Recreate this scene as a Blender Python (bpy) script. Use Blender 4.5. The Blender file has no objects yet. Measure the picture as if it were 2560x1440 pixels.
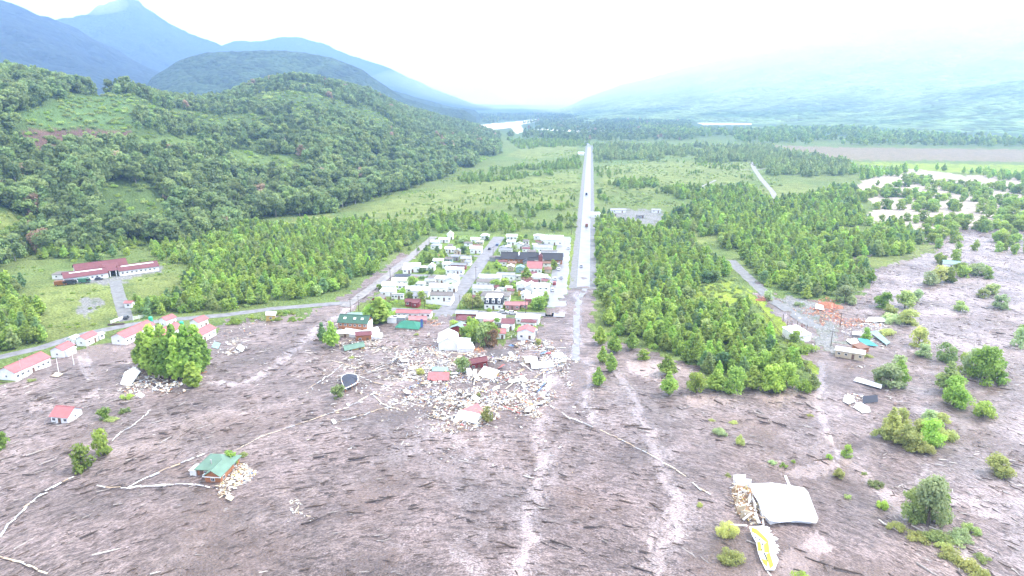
import bpy, bmesh, math, random
import numpy as np
from mathutils import Vector, Matrix, Euler

sc = bpy.context.scene
R = math.radians

# ------------------------------------------------------------------ camera, sky, sun, exposure
CAM_H, PITCH, FPX = 100.0, R(15.2), 1750.0          # the photograph is 2560 x 1440 pixels
cam_data = bpy.data.cameras.new("camera")
cam = bpy.data.objects.new("camera", cam_data)
sc.collection.objects.link(cam)
cam_data.sensor_width = 36.0
cam_data.lens = FPX / 2560 * 36.0
cam_data.clip_start, cam_data.clip_end = 1.0, 60000.0
cam.location = (0, 0, CAM_H)
cam.rotation_euler = (R(90) - PITCH, 0, 0)
sc.camera = cam

SUN_EL, SUN_AZ = R(50), R(78)                       # azimuth from +Y towards +X
world = bpy.data.worlds.new("World")
sc.world = world
world.use_nodes = True
wn, wl = world.node_tree.nodes, world.node_tree.links
wn.clear()
w_out = wn.new("ShaderNodeOutputWorld")
w_sky = wn.new("ShaderNodeTexSky")
w_sky.sky_type = 'NISHITA'
w_sky.sun_disc = False
w_sky.sun_elevation, w_sky.sun_rotation = SUN_EL, SUN_AZ
w_sky.dust_density = 3.0
w_bg = wn.new("ShaderNodeBackground"); w_bg.inputs[1].default_value = 0.05
w_cl = wn.new("ShaderNodeBackground")               # the closed white cloud deck
w_cl.inputs[0].default_value = (1.0, 0.975, 0.93, 1)
w_cl.inputs[1].default_value = 0.80
w_mix = wn.new("ShaderNodeMixShader")
# cloud cover: nearly closed, a few thinner places
w_tc = wn.new("ShaderNodeTexCoord")
w_no = wn.new("ShaderNodeTexNoise"); w_no.inputs["Scale"].default_value = 2.2; w_no.inputs["Detail"].default_value = 5
w_rm = wn.new("ShaderNodeMapRange")
w_rm.inputs["From Min"].default_value = 0.35; w_rm.inputs["From Max"].default_value = 0.6
w_rm.inputs["To Min"].default_value = 0.75; w_rm.inputs["To Max"].default_value = 1.0
wl.new(w_tc.outputs["Generated"], w_no.inputs["Vector"])
wl.new(w_no.outputs["Fac"], w_rm.inputs["Value"])
wl.new(w_rm.outputs["Result"], w_mix.inputs[0])
wl.new(w_sky.outputs[0], w_bg.inputs[0])
wl.new(w_bg.outputs[0], w_mix.inputs[1]); wl.new(w_cl.outputs[0], w_mix.inputs[2])
wl.new(w_mix.outputs[0], w_out.inputs["Surface"])

sun_d = bpy.data.lights.new("sun", 'SUN')
sun_d.energy, sun_d.angle, sun_d.color = 1.5, R(12), (1.0, 0.95, 0.87)
sun = bpy.data.objects.new("sun", sun_d)
sc.collection.objects.link(sun)
_sd = Vector((math.sin(SUN_AZ) * math.cos(SUN_EL), math.cos(SUN_AZ) * math.cos(SUN_EL), math.sin(SUN_EL)))
sun.rotation_euler = _sd.to_track_quat('Z', 'Y').to_euler()

sc.view_settings.view_transform = 'Standard'
sc.view_settings.look = 'None'
sc.view_settings.exposure = 2.3
sc.view_settings.gamma = 1.0
sc.cycles.use_denoising = True
sc.cycles.max_bounces = 10
sc.cycles.diffuse_bounces = 6
sc.cycles.volume_bounces = 2
sc.cycles.volume_max_steps = 64

# ------------------------------------------------------------------ photograph pixel <-> ground
CP, SP = math.cos(PITCH), math.sin(PITCH)

def gp(px, py, z=0.0):
    """the point at height z that the photograph shows at pixel (px, py)"""
    xc, yc = (px - 1280) / FPX, -(py - 720) / FPX
    d = (xc, CP + yc * SP, -SP + yc * CP)
    t = (z - CAM_H) / d[2]
    return Vector((d[0] * t, d[1] * t, z))

def proj(x, y, z):
    zc = y * CP - (z - CAM_H) * SP
    yc = y * SP + (z - CAM_H) * CP
    zc = np.maximum(zc, 1e-3)
    return 1280 + FPX * x / zc, 720 - FPX * yc / zc

def ray_az_el(px, py):
    xc, yc = (px - 1280) / FPX, -(py - 720) / FPX
    dx, dy, dz = xc, CP + yc * SP, -SP + yc * CP
    return math.atan2(dx, dy), math.atan2(dz, math.hypot(dx, dy))

def ppm(py):
    return CP * (py - 245.0) / CAM_H               # pixels per metre across, on the ground at row py

def inpoly(px, py, poly):
    px, py = np.asarray(px, float), np.asarray(py, float)
    ins = np.zeros(px.shape, bool)
    n = len(poly)
    for i in range(n):
        x1, y1 = poly[i]; x2, y2 = poly[(i + 1) % n]
        if y1 == y2:
            continue
        c = ((y1 > py) != (y2 > py)) & (px < (x2 - x1) * (py - y1) / (y2 - y1) + x1)
        ins ^= c
    return ins

def seg_dist(x, y, pts):
    """distance in metres of points to a ground polyline"""
    best = np.full(np.shape(x), 1e9)
    for (ax, ay), (bx, by) in zip(pts[:-1], pts[1:]):
        vx, vy = bx - ax, by - ay
        L = max(vx * vx + vy * vy, 1e-9)
        t = np.clip(((x - ax) * vx + (y - ay) * vy) / L, 0, 1)
        best = np.minimum(best, np.hypot(x - ax - t * vx, y - ay - t * vy))
    return best

_rng = np.random.RandomState(7)
_tab = _rng.rand(256, 256)

def vnoise(x, y, seed=0):
    x = np.asarray(x, float) + seed * 17.31; y = np.asarray(y, float) + seed * 9.77
    xi, yi = np.floor(x).astype(int), np.floor(y).astype(int)
    fx, fy = x - xi, y - yi
    fx, fy = fx * fx * (3 - 2 * fx), fy * fy * (3 - 2 * fy)
    a = _tab[xi & 255, yi & 255]; b = _tab[(xi + 1) & 255, yi & 255]
    c = _tab[xi & 255, (yi + 1) & 255]; d = _tab[(xi + 1) & 255, (yi + 1) & 255]
    return (a + (b - a) * fx) * (1 - fy) + (c + (d - c) * fx) * fy

def fbm(x, y, seed=0, octaves=4, gain=0.5):
    s, a, t = 0.0, 1.0, 0.0
    for i in range(octaves):
        s = s + a * vnoise(x * 2 ** i, y * 2 ** i, seed + i * 3); t += a; a *= gain
    return s / t

def smooth(e0, e1, v):
    t = np.clip((v - e0) / (e1 - e0), 0, 1)
    return t * t * (3 - 2 * t)

# ------------------------------------------------------------------ linking and tagging
def tag(o, label=None, cat=None, group=None, kind=None):
    if label: o["label"] = label
    if cat: o["category"] = cat
    if group: o["group"] = group
    if kind: o["kind"] = kind
    return o

def link(o, parent=None):
    sc.collection.objects.link(o)
    if parent is not None: o.parent = parent
    return o

def empty(name, loc=(0, 0, 0), rz=0.0, tilt=(0, 0)):
    o = bpy.data.objects.new(name, None)
    o.empty_display_size = 0.5
    o.location = loc; o.rotation_euler = (tilt[0], tilt[1], rz)
    return link(o)

class MB:
    """collects shapes; build() links them as ONE mesh object"""
    def __init__(s): s.v, s.f, s.m, s.a = [], [], [], []
    def poly(s, pts, mi=0, val=0.0):
        i = len(s.v); s.v += [tuple(p) for p in pts]; s.f.append(tuple(range(i, i + len(pts)))); s.m.append(mi); s.a.append(val)
    def faces(s, pts, faces, mi=0, val=0.0):
        i = len(s.v); s.v += [tuple(p) for p in pts]
        for f in faces: s.f.append(tuple(i + k for k in f)); s.m.append(mi); s.a.append(val)
    def box(s, c, size, mi=0, M=None, val=0.0):
        hx, hy, hz = size[0] / 2, size[1] / 2, size[2] / 2
        P = [Vector((c[0] + x * hx, c[1] + y * hy, c[2] + z * hz)) for z in (-1, 1) for y in (-1, 1) for x in (-1, 1)]
        if M is not None: P = [M @ p for p in P]
        s.faces(P, [(0, 2, 3, 1), (4, 5, 7, 6), (0, 1, 5, 4), (2, 6, 7, 3), (0, 4, 6, 2), (1, 3, 7, 5)], mi, val)
    def prism(s, poly, z0, z1, mi=0, mtop=None):
        """extrude a ground polygon (counter-clockwise) from z0 to z1"""
        n = len(poly)
        P = [(p[0], p[1], z0) for p in poly] + [(p[0], p[1], z1) for p in poly]
        s.faces(P, [(i, (i + 1) % n, n + (i + 1) % n, n + i) for i in range(n)] + [tuple(reversed(range(n)))], mi)
        s.faces([(p[0], p[1], z1) for p in poly], [tuple(range(n))], mi if mtop is None else mtop)
    def slab(s, pts, th, mi=0, val=0.0):
        """thick plate: polygon pts (3-D, seen from above counter-clockwise), th down along its normal"""
        P = [Vector(p) for p in pts]
        nrm = (P[1] - P[0]).cross(P[2] - P[0]).normalized()
        Q = [p - nrm * th for p in P]
        n = len(P)
        s.faces(P + Q, [tuple(range(n)), tuple(reversed(range(n, 2 * n)))] + [(i, n + i, n + (i + 1) % n, (i + 1) % n) for i in range(n)], mi, val)
    def tube(s, pts, radii, seg=6, mi=0, cap=True, val=0.0):
        rings, base = [], len(s.v)
        for i, p in enumerate(pts):
            p = Vector(p)
            d = (Vector(pts[min(i + 1, len(pts) - 1)]) - Vector(pts[max(i - 1, 0)])).normalized()
            u = d.cross(Vector((0, 0, 1)) if abs(d.z) < .9 else Vector((1, 0, 0))).normalized(); w = d.cross(u)
            for k in range(seg):
                a = 2 * math.pi * k / seg
                s.v.append(tuple(p + (u * math.cos(a) + w * math.sin(a)) * radii[i]))
        for i in range(len(pts) - 1):
            for k in range(seg):
                a, b = base + i * seg + k, base + i * seg + (k + 1) % seg
                s.f.append((a, b, b + seg, a + seg)); s.m.append(mi); s.a.append(val)
        if cap:
            s.f.append(tuple(base + k for k in reversed(range(seg)))); s.m.append(mi); s.a.append(val)
            e = base + (len(pts) - 1) * seg
            s.f.append(tuple(e + k for k in range(seg))); s.m.append(mi); s.a.append(val)
    def mesh(s, name, mats, attr=None):
        me = bpy.data.meshes.new(name)
        me.from_pydata(s.v, [], s.f)
        for m in (mats if isinstance(mats, (list, tuple)) else [mats]): me.materials.append(m)
        if len(me.polygons): me.polygons.foreach_set("material_index", s.m)
        if attr:
            at = me.attributes.new(attr, 'FLOAT', 'FACE'); at.data.foreach_set("value", s.a)
        me.update()
        return me
    def build(s, name, mats, parent=None, attr=None):
        return link(bpy.data.objects.new(name, s.mesh(name, mats, attr)), parent)

# ------------------------------------------------------------------ material helpers
class NT:
    def __init__(s, name):
        s.mat = bpy.data.materials.new(name); s.mat.use_nodes = True
        s.n, s.l = s.mat.node_tree.nodes, s.mat.node_tree.links
        s.n.clear()
        s.out = s.n.new("ShaderNodeOutputMaterial"); s.b = s.n.new("ShaderNodeBsdfPrincipled")
        s.l.new(s.b.outputs[0], s.out.inputs[0])
    def set(s, sock, v):
        if isinstance(v, bpy.types.NodeSocket): s.l.new(v, sock)
        elif isinstance(v, (tuple, list)) and len(v) == 3 and sock.type == 'RGBA': sock.default_value = (*v, 1)
        else: sock.default_value = v
    def bsdf(s, **kw):
        for k, v in kw.items(): s.set(s.b.inputs[{"color": "Base Color", "rough": "Roughness", "metal": "Metallic", "normal": "Normal", "spec": "Specular IOR Level"}[k]], v)
    def attr(s, name, out="Color", kind='GEOMETRY'):
        n = s.n.new("ShaderNodeAttribute"); n.attribute_name = name; n.attribute_type = kind; return n.outputs[out]
    def pos(s): return s.n.new("ShaderNodeNewGeometry").outputs["Position"]
    def obj(s): return s.n.new("ShaderNodeTexCoord").outputs["Object"]
    def scale(s, vec, sc3, rot=(0, 0, 0)):
        n = s.n.new("ShaderNodeMapping"); s.l.new(vec, n.inputs[0]); n.inputs["Scale"].default_value = sc3; n.inputs["Rotation"].default_value = rot; return n.outputs[0]
    def noise(s, vec, scale=1.0, detail=4, rough=0.55, dist=0.0):
        n = s.n.new("ShaderNodeTexNoise"); s.l.new(vec, n.inputs["Vector"])
        n.inputs["Scale"].default_value = scale; n.inputs["Detail"].default_value = detail
        n.inputs["Roughness"].default_value = rough; n.inputs["Distortion"].default_value = dist
        return n.outputs["Fac"]
    def voro(s, vec, scale=1.0, feature='F1', out="Distance"):
        n = s.n.new("ShaderNodeTexVoronoi"); n.feature = feature; s.l.new(vec, n.inputs["Vector"]); n.inputs["Scale"].default_value = scale; return n.outputs[out]
    def rng(s, v, a, b, c=0.0, d=1.0):
        n = s.n.new("ShaderNodeMapRange"); n.interpolation_type = 'SMOOTHSTEP'; s.set(n.inputs["Value"], v)
        for k, x in zip(("From Min", "From Max", "To Min", "To Max"), (a, b, c, d)): s.set(n.inputs[k], x)
        return n.outputs["Result"]
    def math(s, op, a, b=0.0, c=0.0):
        n = s.n.new("ShaderNodeMath"); n.operation = op; s.set(n.inputs[0], a); s.set(n.inputs[1], b)
        if op in ('MULTIPLY_ADD',): s.set(n.inputs[2], c)
        return n.outputs[0]
    def mix(s, f, a, b, mode='MIX'):
        n = s.n.new("ShaderNodeMix"); n.data_type = 'RGBA'; n.blend_type = mode
        s.set(n.inputs[0], f); s.set(n.inputs[6], a); s.set(n.inputs[7], b); return n.outputs[2]
    def hsv(s, col, h=.5, sa=1., v=1.):
        n = s.n.new("ShaderNodeHueSaturation"); s.set(n.inputs["Color"], col); s.set(n.inputs["Hue"], h); s.set(n.inputs["Saturation"], sa); s.set(n.inputs["Value"], v); return n.outputs[0]
    def bump(s, h, strength=.5, dist=1.0, normal=None):
        n = s.n.new("ShaderNodeBump"); s.set(n.inputs["Height"], h); s.set(n.inputs["Strength"], strength); n.inputs["Distance"].default_value = dist
        if normal is not None: s.l.new(normal, n.inputs["Normal"])
        return n.outputs[0]
    def rand(s): return s.n.new("ShaderNodeObjectInfo").outputs["Random"]

_mats = {}
def surf(key, col, rough=.7, var=.25, scale=.8, dirt=0.0, metal=0.0, wave=None):
    """painted, wooden or metal surface with weathering of its own; wave = corrugation spacing"""
    if key in _mats: return _mats[key]
    t = NT(key); o = t.obj()
    n1 = t.noise(o, scale, 5, .65); n2 = t.noise(o, scale * 7, 3, .6)
    c = t.mix(t.rng(n1, .3, .7), tuple(x * (1 - var) for x in col), tuple(min(1, x * (1 + var * .5)) for x in col))
    c = t.mix(t.math('MULTIPLY', t.rng(n2, .55, .75), dirt), c, (.12, .09, .075))
    t.bsdf(color=c, rough=rough, metal=metal)
    h = n2
    if wave:
        w = t.n.new("ShaderNodeTexWave"); w.inputs["Scale"].default_value = 1 / wave; t.l.new(o, w.inputs[0]); h = w.outputs["Fac"]
    t.bsdf(normal=t.bump(h, .35, .05))
    _mats[key] = t.mat
    return t.mat

# ------------------------------------------------------------------ terrain
def lerp_tab(tab, v, col):
    xs = [r[0] for r in tab]; return np.interp(v, xs, [r[col] for r in tab])

# wooded hill on the left of the valley: column px -> foot distance, crest distance, crest row
HILL = [(-900, 400, 900, 100), (-400, 470, 930, 150), (0, 560, 950, 196), (150, 540, 980, 222), (250, 540, 1030, 240), (330, 545, 1060, 228),
        (450, 570, 1150, 255), (550, 610, 1250, 252), (650, 660, 1400, 222), (720, 660, 1450, 208), (780, 680, 1500, 203), (850, 710, 1530, 212),
        (920, 750, 1560, 232), (1000, 815, 1640, 268), (1100, 930, 1750, 300), (1180, 1090, 1850, 318), (1250, 1330, 1900, 335)]
HILL_T = []
for (px, f, c, y) in HILL:
    az, el = ray_az_el(px, y)
    HILL_T.append((az, f, c, max(0.0, CAM_H + c * math.tan(el))))
HILL_T[-1] = HILL_T[-1][:3] + (0.0,)

def height(x, y):
    """ground height of valley floor and near hill"""
    x, y = np.asarray(x, float), np.asarray(y, float)
    D = np.hypot(x, y); az = np.arctan2(x, y)
    f, c, h = (lerp_tab(HILL_T, az, k) for k in (1, 2, 3))
    t = (D - f) / (c - f)
    tt = np.clip(t, 0, 1)
    p = np.sin(tt * math.pi / 2) ** 1.15
    back = 1 - 0.75 * smooth(0, 1, (D - c) / 900.0)
    hh = h * p * np.where(t > 1, back, 1)
    hh = hh * (1 + 0.22 * (fbm(x / 160, y / 160, 5, 3) - .5) * smooth(0, .3, tt))
    return hh * smooth(-2.2, -1.6, az)

STREET = R(-6.1)                                   # the highway's bearing: 6.1 degrees right of straight ahead
MUD = [(-400, 975), (0, 958), (120, 905), (200, 872), (260, 862), (300, 850), (420, 850), (545, 832), (570, 806), (680, 792), (765, 790), (800, 770), (848, 752),
       (905, 712), (950, 682), (1000, 640), (1012, 632), (1028, 640), (985, 690), (935, 735), (880, 778), (870, 800), (905, 792), (955, 812), (985, 800), (1040, 800), (1085, 800),
       (1110, 786), (1150, 790), (1160, 812), (1200, 850), (1255, 858), (1300, 838), (1340, 828), (1355, 800), (1372, 778), (1385, 752), (1425, 722), (1440, 700), (1452, 708), (1466, 692), (1478, 700), (1483, 722), (1484, 850),
       (1565, 862), (1650, 885), (1700, 905), (1770, 918), (1735, 965), (1800, 980), (1900, 962), (2040, 962), (2052, 930), (2010, 890), (1985, 850), (1940, 790), (1905, 748),
       (1875, 705), (1895, 700), (1930, 740), (2000, 748), (2100, 762), (2150, 735), (2195, 690), (2140, 650), (2150, 635), (2240, 640), (2335, 600), (2360, 560), (2440, 535), (2560, 510), (3200, 470), (3600, 1600), (3600, 6000), (-2400, 6000), (-1400, 1100)]
FLOOD = [(2130, 470), (2180, 440), (2290, 420), (2420, 440), (2600, 425), (2900, 420), (3000, 520), (2560, 560), (2440, 560), (2330, 600), (2240, 610), (2190, 560), (2150, 540), (2200, 520)]
WETLINES = [([(1395, 880), (1370, 960), (1345, 1090), (1350, 1180), (1330, 1260), (1325, 1350), (1300, 1440), (1280, 1560)], 2.0),
            ([(1475, 900), (1470, 1010), (1490, 1060)], 1.6),
            ([(1540, 930), (1590, 1010), (1625, 1100), (1660, 1180), (1690, 1240), (1695, 1310), (1650, 1400), (1620, 1480)], 2.2),
            ([(1690, 1240), (1640, 1330), (1610, 1440)], .8),
            ([(530, 955), (600, 962), (650, 940), (700, 905), (760, 850), (800, 820), (850, 785)], 2.6),
            ([(850, 785), (900, 745), (960, 700), (1020, 650), (1080, 600)], 2.4),
            ([(205, 880), (215, 920), (232, 950)], 1.4),
            ([(1440, 730), (1450, 760), (1440, 800), (1445, 850), (1440, 900)], 2.0),
            ([(1930, 770), (1975, 800), (2010, 830), (2060, 850)], 2.2),
            ([(2060, 905), (2040, 1000), (2060, 1080), (2110, 1150), (2200, 1220), (2300, 1330), (2480, 1440)], 2.0)]
WETPATCH = [[(195, 995), (240, 975), (262, 968), (255, 985), (215, 1000)], [(272, 900), (320, 893), (325, 905), (280, 912)], [(60, 1010), (110, 1000), (150, 1015), (80, 1028)],
            [(1560, 900), (1640, 905), (1740, 930), (1700, 950), (1640, 950), (1580, 930)], [(1720, 985), (1800, 990), (1870, 1000), (1780, 1020), (1720, 1010)], [(1890, 980), (1980, 985), (1960, 1020), (1900, 1010)],
            [(1900, 1430), (1980, 1370), (2060, 1340), (2080, 1380), (2030, 1440)], [(1960, 1190), (2060, 1150), (2080, 1170), (2010, 1200)]]
GRAVEL = [[(1518, 527), (1560, 522), (1650, 527), (1668, 540), (1640, 562), (1590, 565), (1545, 560)], [(188, 765), (200, 745), (250, 742), (258, 775), (200, 788)],
          [(1150, 745), (1180, 720), (1130, 770)], [(2050, 835), (1960, 770), (1935, 745), (1985, 742), (2060, 780), (2110, 830), (2090, 880), (2045, 870)], [(138, 712), (300, 706), (415, 668), (400, 664), (280, 690), (140, 700)]]
PALE = [[(900, 530), (1000, 490), (1180, 458), (1440, 428), (1450, 480), (1400, 515), (1240, 505), (1120, 530), (1010, 560), (930, 548)],
        [(1262, 392), (1300, 372), (1440, 362), (1450, 385), (1330, 398)], [(1500, 470), (1500, 415), (1700, 402), (1880, 408), (1880, 450), (1760, 470), (1640, 480)],
        [(2150, 655), (2200, 625), (2330, 610), (2350, 625), (2260, 655), (2180, 672)], [(680, 562), (760, 535), (870, 540), (790, 568)], [(560, 375), (700, 370), (780, 405), (720, 440), (640, 425), (560, 398)],
        [(350, 345), (480, 340), (560, 352), (480, 372), (360, 362)], [(-300, 520), (90, 536), (60, 600), (-300, 620)], [(1560, 640), (1760, 570), (1800, 590), (1600, 700)],
        [(1890, 470), (1990, 455), (2060, 470), (2010, 495), (1920, 495)], [(200, 700), (290, 706), (300, 790), (180, 838), (60, 870), (100, 720)], [(320, 690), (470, 690), (420, 740), (350, 750)]]
TAN = [[(1890, 362), (2100, 368), (2400, 372), (2900, 380), (2900, 412), (2400, 402), (2150, 400), (1950, 388)]]
WHITE = [[(1200, 312), (1300, 303), (1350, 297), (1345, 303), (1300, 312), (1312, 328), (1290, 334), (1280, 320), (1215, 325)], [(1430, 288), (1500, 284), (1480, 293)], [(1320, 322), (1560, 326), (1420, 328)],
         [(1720, 300), (2000, 288), (2060, 300), (1900, 312), (1760, 312)]]
YELLOW = [[(1850, 715), (1880, 745), (1920, 800), (1960, 850), (1990, 890), (2035, 950), (2050, 940), (2010, 880), (1960, 810), (1900, 745)], [(1700, 720), (1840, 700), (1850, 780), (1740, 800)],
          [(2100, 405), (2560, 412), (3000, 420), (3000, 440), (2560, 445), (2300, 425)]]  # this last strip is a far sunlit patch, painted into the ground colour
BROWN = [[(25, 345), (70, 325), (200, 322), (335, 328), (300, 345), (220, 362), (100, 372)]]
VERGE = [[(1415, 600), (1448, 600), (1425, 720), (1400, 735)], [(1482, 480), (1492, 480), (1492, 720), (1482, 720)]]

def build_ground():
    azs = np.concatenate([np.linspace(-180, -50, 40)[:-1], np.linspace(-50, 50, 760), np.linspace(50, 180, 40)[1:]]) * math.pi / 180
    rs = np.concatenate([[2.0, 20.0], np.geomspace(45, 11000, 540)])
    A, D = np.meshgrid(azs, rs)
    x, y = D * np.sin(A), D * np.cos(A)
    z = height(x, y)
    px, py = proj(x, y, z)
    front = (np.abs(A) < R(75)) & (y > 1)
    j = np.clip((py - 245) / 250, .05, 4)
    nx = (fbm(x / 6, y / 6, 11, 3) - .5) * 26 * j; ny = (fbm(x / 6, y / 6, 23, 3) - .5) * 14 * j
    jx, jy = px + nx, py + ny
    cols = np.zeros(x.shape + (4,)); cols[..., 3] = 1
    g = fbm(x / 40, y / 40, 2, 4)[..., None]; g2 = fbm(x / 9, y / 9, 31, 3)[..., None]
    base = np.array((.085, .135, .045)) * (1 - g) * 1.25 + np.array((.15, .175, .065)) * g
    base = base * (.75 + .5 * g2)
    cols[..., :3] = base
    far = smooth(1500, 2600, D)[..., None]
    cols[..., :3] = cols[..., :3] * (1 - far) + np.array((.07, .11, .055)) * far
    def paint(polys, c, jit=True, var=.3):
        for P in polys:
            m = inpoly(jx if jit else px, jy if jit else py, P) & front
            cols[m, :3] = np.array(c) * ((1 - var / 2) + var * g2[m])
    hillm = smooth(2, 10, z)[..., None]
    cols[..., :3] = cols[..., :3] * (1 - hillm) + np.array((.075, .115, .042)) * (.6 + .8 * g2) * hillm
    paint(PALE[:5] + PALE[7:], (.165, .20, .07), var=.8); paint(PALE[5:7], (.115, .17, .06), var=.9); paint(TAN, (.20, .165, .12)); paint([FLOOD], (.36, .31, .285), var=.9); paint(WHITE, (.72, .68, .64)); paint(YELLOW, (.20, .26, .045), var=.8)
    paint(BROWN, (.12, .075, .07), var=.8); paint([[(60, 285), (170, 245), (300, 236), (345, 300), (330, 322), (70, 318)]], (.09, .15, .055), var=.7)
    paint([[(1088, 588), (1432, 588), (1400, 735), (1378, 782), (958, 775), (985, 690)]], (.13, .19, .045), var=.7)
    paint(VERGE, (.16, .21, .05), var=.6)
    paint(GRAVEL, (.20, .20, .215))
    mud = (inpoly(jx, jy, MUD) & front) | (~front) | (D < 60)
    flood = inpoly(jx, jy, FLOOD) & front
    near = ~mud & ~flood
    mud = mud.astype(float)
    for P in GRAVEL + [[(1830, 700), (1905, 748), (1850, 690)]]:
        mud[inpoly(jx, jy, P) & front] = 0
    mud[flood] = .3
    mud[inpoly(jx, jy, PALE[3]) & front] = 0
    wet = np.zeros(x.shape)
    for pts, w in WETLINES:
        P = [(q.x, q.y) for q in (gp(*p) for p in pts)]
        d = seg_dist(x + (fbm(x / 5, y / 5, 3, 2) - .5) * 5, y + (fbm(x / 5, y / 5, 8, 2) - .5) * 5, P)
        wet = np.maximum(wet, np.exp(-(d / w) ** 2))
    for P in WETPATCH:
        wet[inpoly(jx, jy, P) & front] = 1.35
    wet[flood] = np.maximum(wet[flood], .55 + .5 * smooth(.45, .6, fbm(x / 30, y / 30, 77, 3))[flood])
    EAST = [(1484, 850), (1700, 905), (2040, 962), (2010, 890), (1905, 748), (2150, 640), (2560, 510), (3200, 470), (3600, 1600), (2600, 2500), (1700, 1700), (1640, 1200), (1500, 1000)]
    sheen = inpoly(px, py, EAST) & front
    wet[sheen] = np.maximum(wet[sheen], (.10 + .26 * smooth(.45, .66, fbm(x / 18, y / 18, 55, 4)))[sheen])
    silt_shine = np.zeros(x.shape)  # pale silt; in the right-hand zones also wet shine painted as colour
    for P_, v_ in (([(940, 1000), (1120, 1085), (1260, 1070), (1235, 1200), (1320, 1440), (1060, 1440), (1130, 1250), (980, 1150)], .8), ([(1490, 900), (1620, 950), (1690, 1090), (1640, 1130), (1540, 1010)], .85), ([(2200, 690), (2340, 610), (2700, 520), (2700, 1000), (2480, 960), (2300, 930), (2180, 760)], .95),
                   ([(2230, 1000), (2480, 960), (2750, 1000), (2750, 1800), (2520, 1440), (2420, 1280), (2250, 1150)], .9), ([(1720, 980), (2060, 980), (2160, 1080), (2060, 1180), (1800, 1120)], .6), ([(0, 985), (230, 985), (420, 1000), (300, 1080), (130, 1120), (0, 1200)], .5), ([(330, 1050), (560, 1000), (760, 990), (900, 1010), (700, 1110), (430, 1200)], .5),
                   ([(850, 870), (1010, 850), (1010, 1030), (900, 1000)], .7), ([(1340, 1040), (1400, 1040), (1380, 1260), (1320, 1300)], .6)):
        silt_shine[inpoly(px + nx * 5, py + ny * 5, P_) & front] = v_
    silt_shine = silt_shine * (.35 + 1.1 * fbm(x / 9, y / 9, 63, 4))
    for k_, wd_ in ((0, 5.0), (1, 3.5), (2, 5.5), (3, 3.0), (7, 2.5), (8, 3.0), (9, 5.0)):
        P = [(q.x, q.y) for q in (gp(*p) for p in WETLINES[k_][0])]
        silt_shine = np.maximum(silt_shine, np.exp(-(seg_dist(x + (fbm(x / 9, y / 9, 3, 3) - .5) * 14, y, P) / wd_) ** 2) * (.2 + 1.1 * fbm(x / 3.5, y / 6, 83, 3)))
    for k_ in (4, 5, 6):                             # wheel ruts of the tracks driven through the mud
        P = [gp(*p).xy for p in WETLINES[k_][0]]
        for off in (-1.3, 1.3):
            Q = []
            for i in range(len(P)):
                d_ = (P[min(i + 1, len(P) - 1)] - P[max(i - 1, 0)]).normalized(); Q.append((P[i].x - d_.y * off, P[i].y + d_.x * off))
            silt_shine = np.maximum(silt_shine, 1.7 * np.exp(-(seg_dist(x, y, Q) / .8) ** 2) * (.5 + .7 * fbm(x / 4, y / 4, 15, 2)))
    amp = (fbm(x / 7, y / 3.5, 41, 4) - .5) * 1.5 * (mud > .8) * (1 - .8 * np.clip(wet, 0, 1))
    # the two hollows scoured in the mud
    for (hx, hy, r, dep) in ((2110, 1105, 4.5, 2.6),):
        p = gp(hx, hy); d = np.hypot(x - p.x, y - p.y)
        amp = amp - dep * np.exp(-(d / r) ** 2) + .5 * np.exp(-((d - r * 1.5) / 2) ** 2)
    fade = 1 - smooth(700, 1200, D)
    z = z + amp * fade * (D > 44)
    # flow coordinates: streaks run in arcs about a centre behind the mouth of the slide
    cx, cy = -10.0, 60.0
    r = np.hypot(x - cx, y - cy); th = np.arctan2(x - cx, y - cy)
    flow = np.stack([th * 100, r, np.zeros_like(r)], -1)
    n_r, n_a = x.shape
    idx = np.arange(n_r * n_a).reshape(n_r, n_a)
    q = np.stack([idx[:-1, :-1], idx[:-1, 1:], idx[1:, 1:], idx[1:, :-1]], -1).reshape(-1, 4)[:, ::-1]
    me = bpy.data.meshes.new("ground")
    me.vertices.add(x.size); me.vertices.foreach_set("co", np.stack([x, y, z], -1).astype(np.float32).ravel())
    me.loops.add(q.size); me.loops.foreach_set("vertex_index", q.ravel().astype(np.int32))
    me.polygons.add(len(q)); me.polygons.foreach_set("loop_start", (np.arange(len(q)) * 4).astype(np.int32))
    me.update(); me.validate()
    me.polygons.foreach_set("use_smooth", np.ones(len(me.polygons), bool))
    for nm, tp, arr in (("base", 'FLOAT_COLOR', cols), ("mud", 'FLOAT', mud), ("wet", 'FLOAT', wet), ("silt_shine", 'FLOAT', silt_shine), ("flow", 'FLOAT_VECTOR', flow)):
        at = me.attributes.new(nm, tp, 'POINT')
        at.data.foreach_set({'FLOAT_COLOR': "color", 'FLOAT': "value", 'FLOAT_VECTOR': "vector"}[tp], arr.astype(np.float32).ravel())
    t = NT("ground_soil")
    P = t.pos(); F = t.attr("flow", "Vector"); base = t.attr("base"); mudv = t.attr("mud", "Fac"); wetv = t.attr("wet", "Fac")
    # meadow
    gfine = t.noise(P, .9, 6, .7); gmid = t.noise(P, .11, 5, .6)
    tuft = t.rng(t.voro(t.scale(P, (.55, .55, .55)), 1.0), .1, .55)
    gc = t.mix(1.0, base, t.mix(t.rng(gfine, .3, .72), (.45, .5, .45), (1.45, 1.4, 1.3)), 'MULTIPLY')
    gc = t.mix(t.math('MULTIPLY', t.rng(gmid, .5, .68), .5), gc, (.05, .085, .025))
    # mud: dark clods, grey silt with painted wet shine, pale wet runs
    s1 = t.noise(t.scale(F, (.30, .85, 1)), 1.0, 7, .70, .5)
    s2 = t.noise(t.scale(F, (1.0, 2.9, 1)), 1.0, 5, .72)
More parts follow.
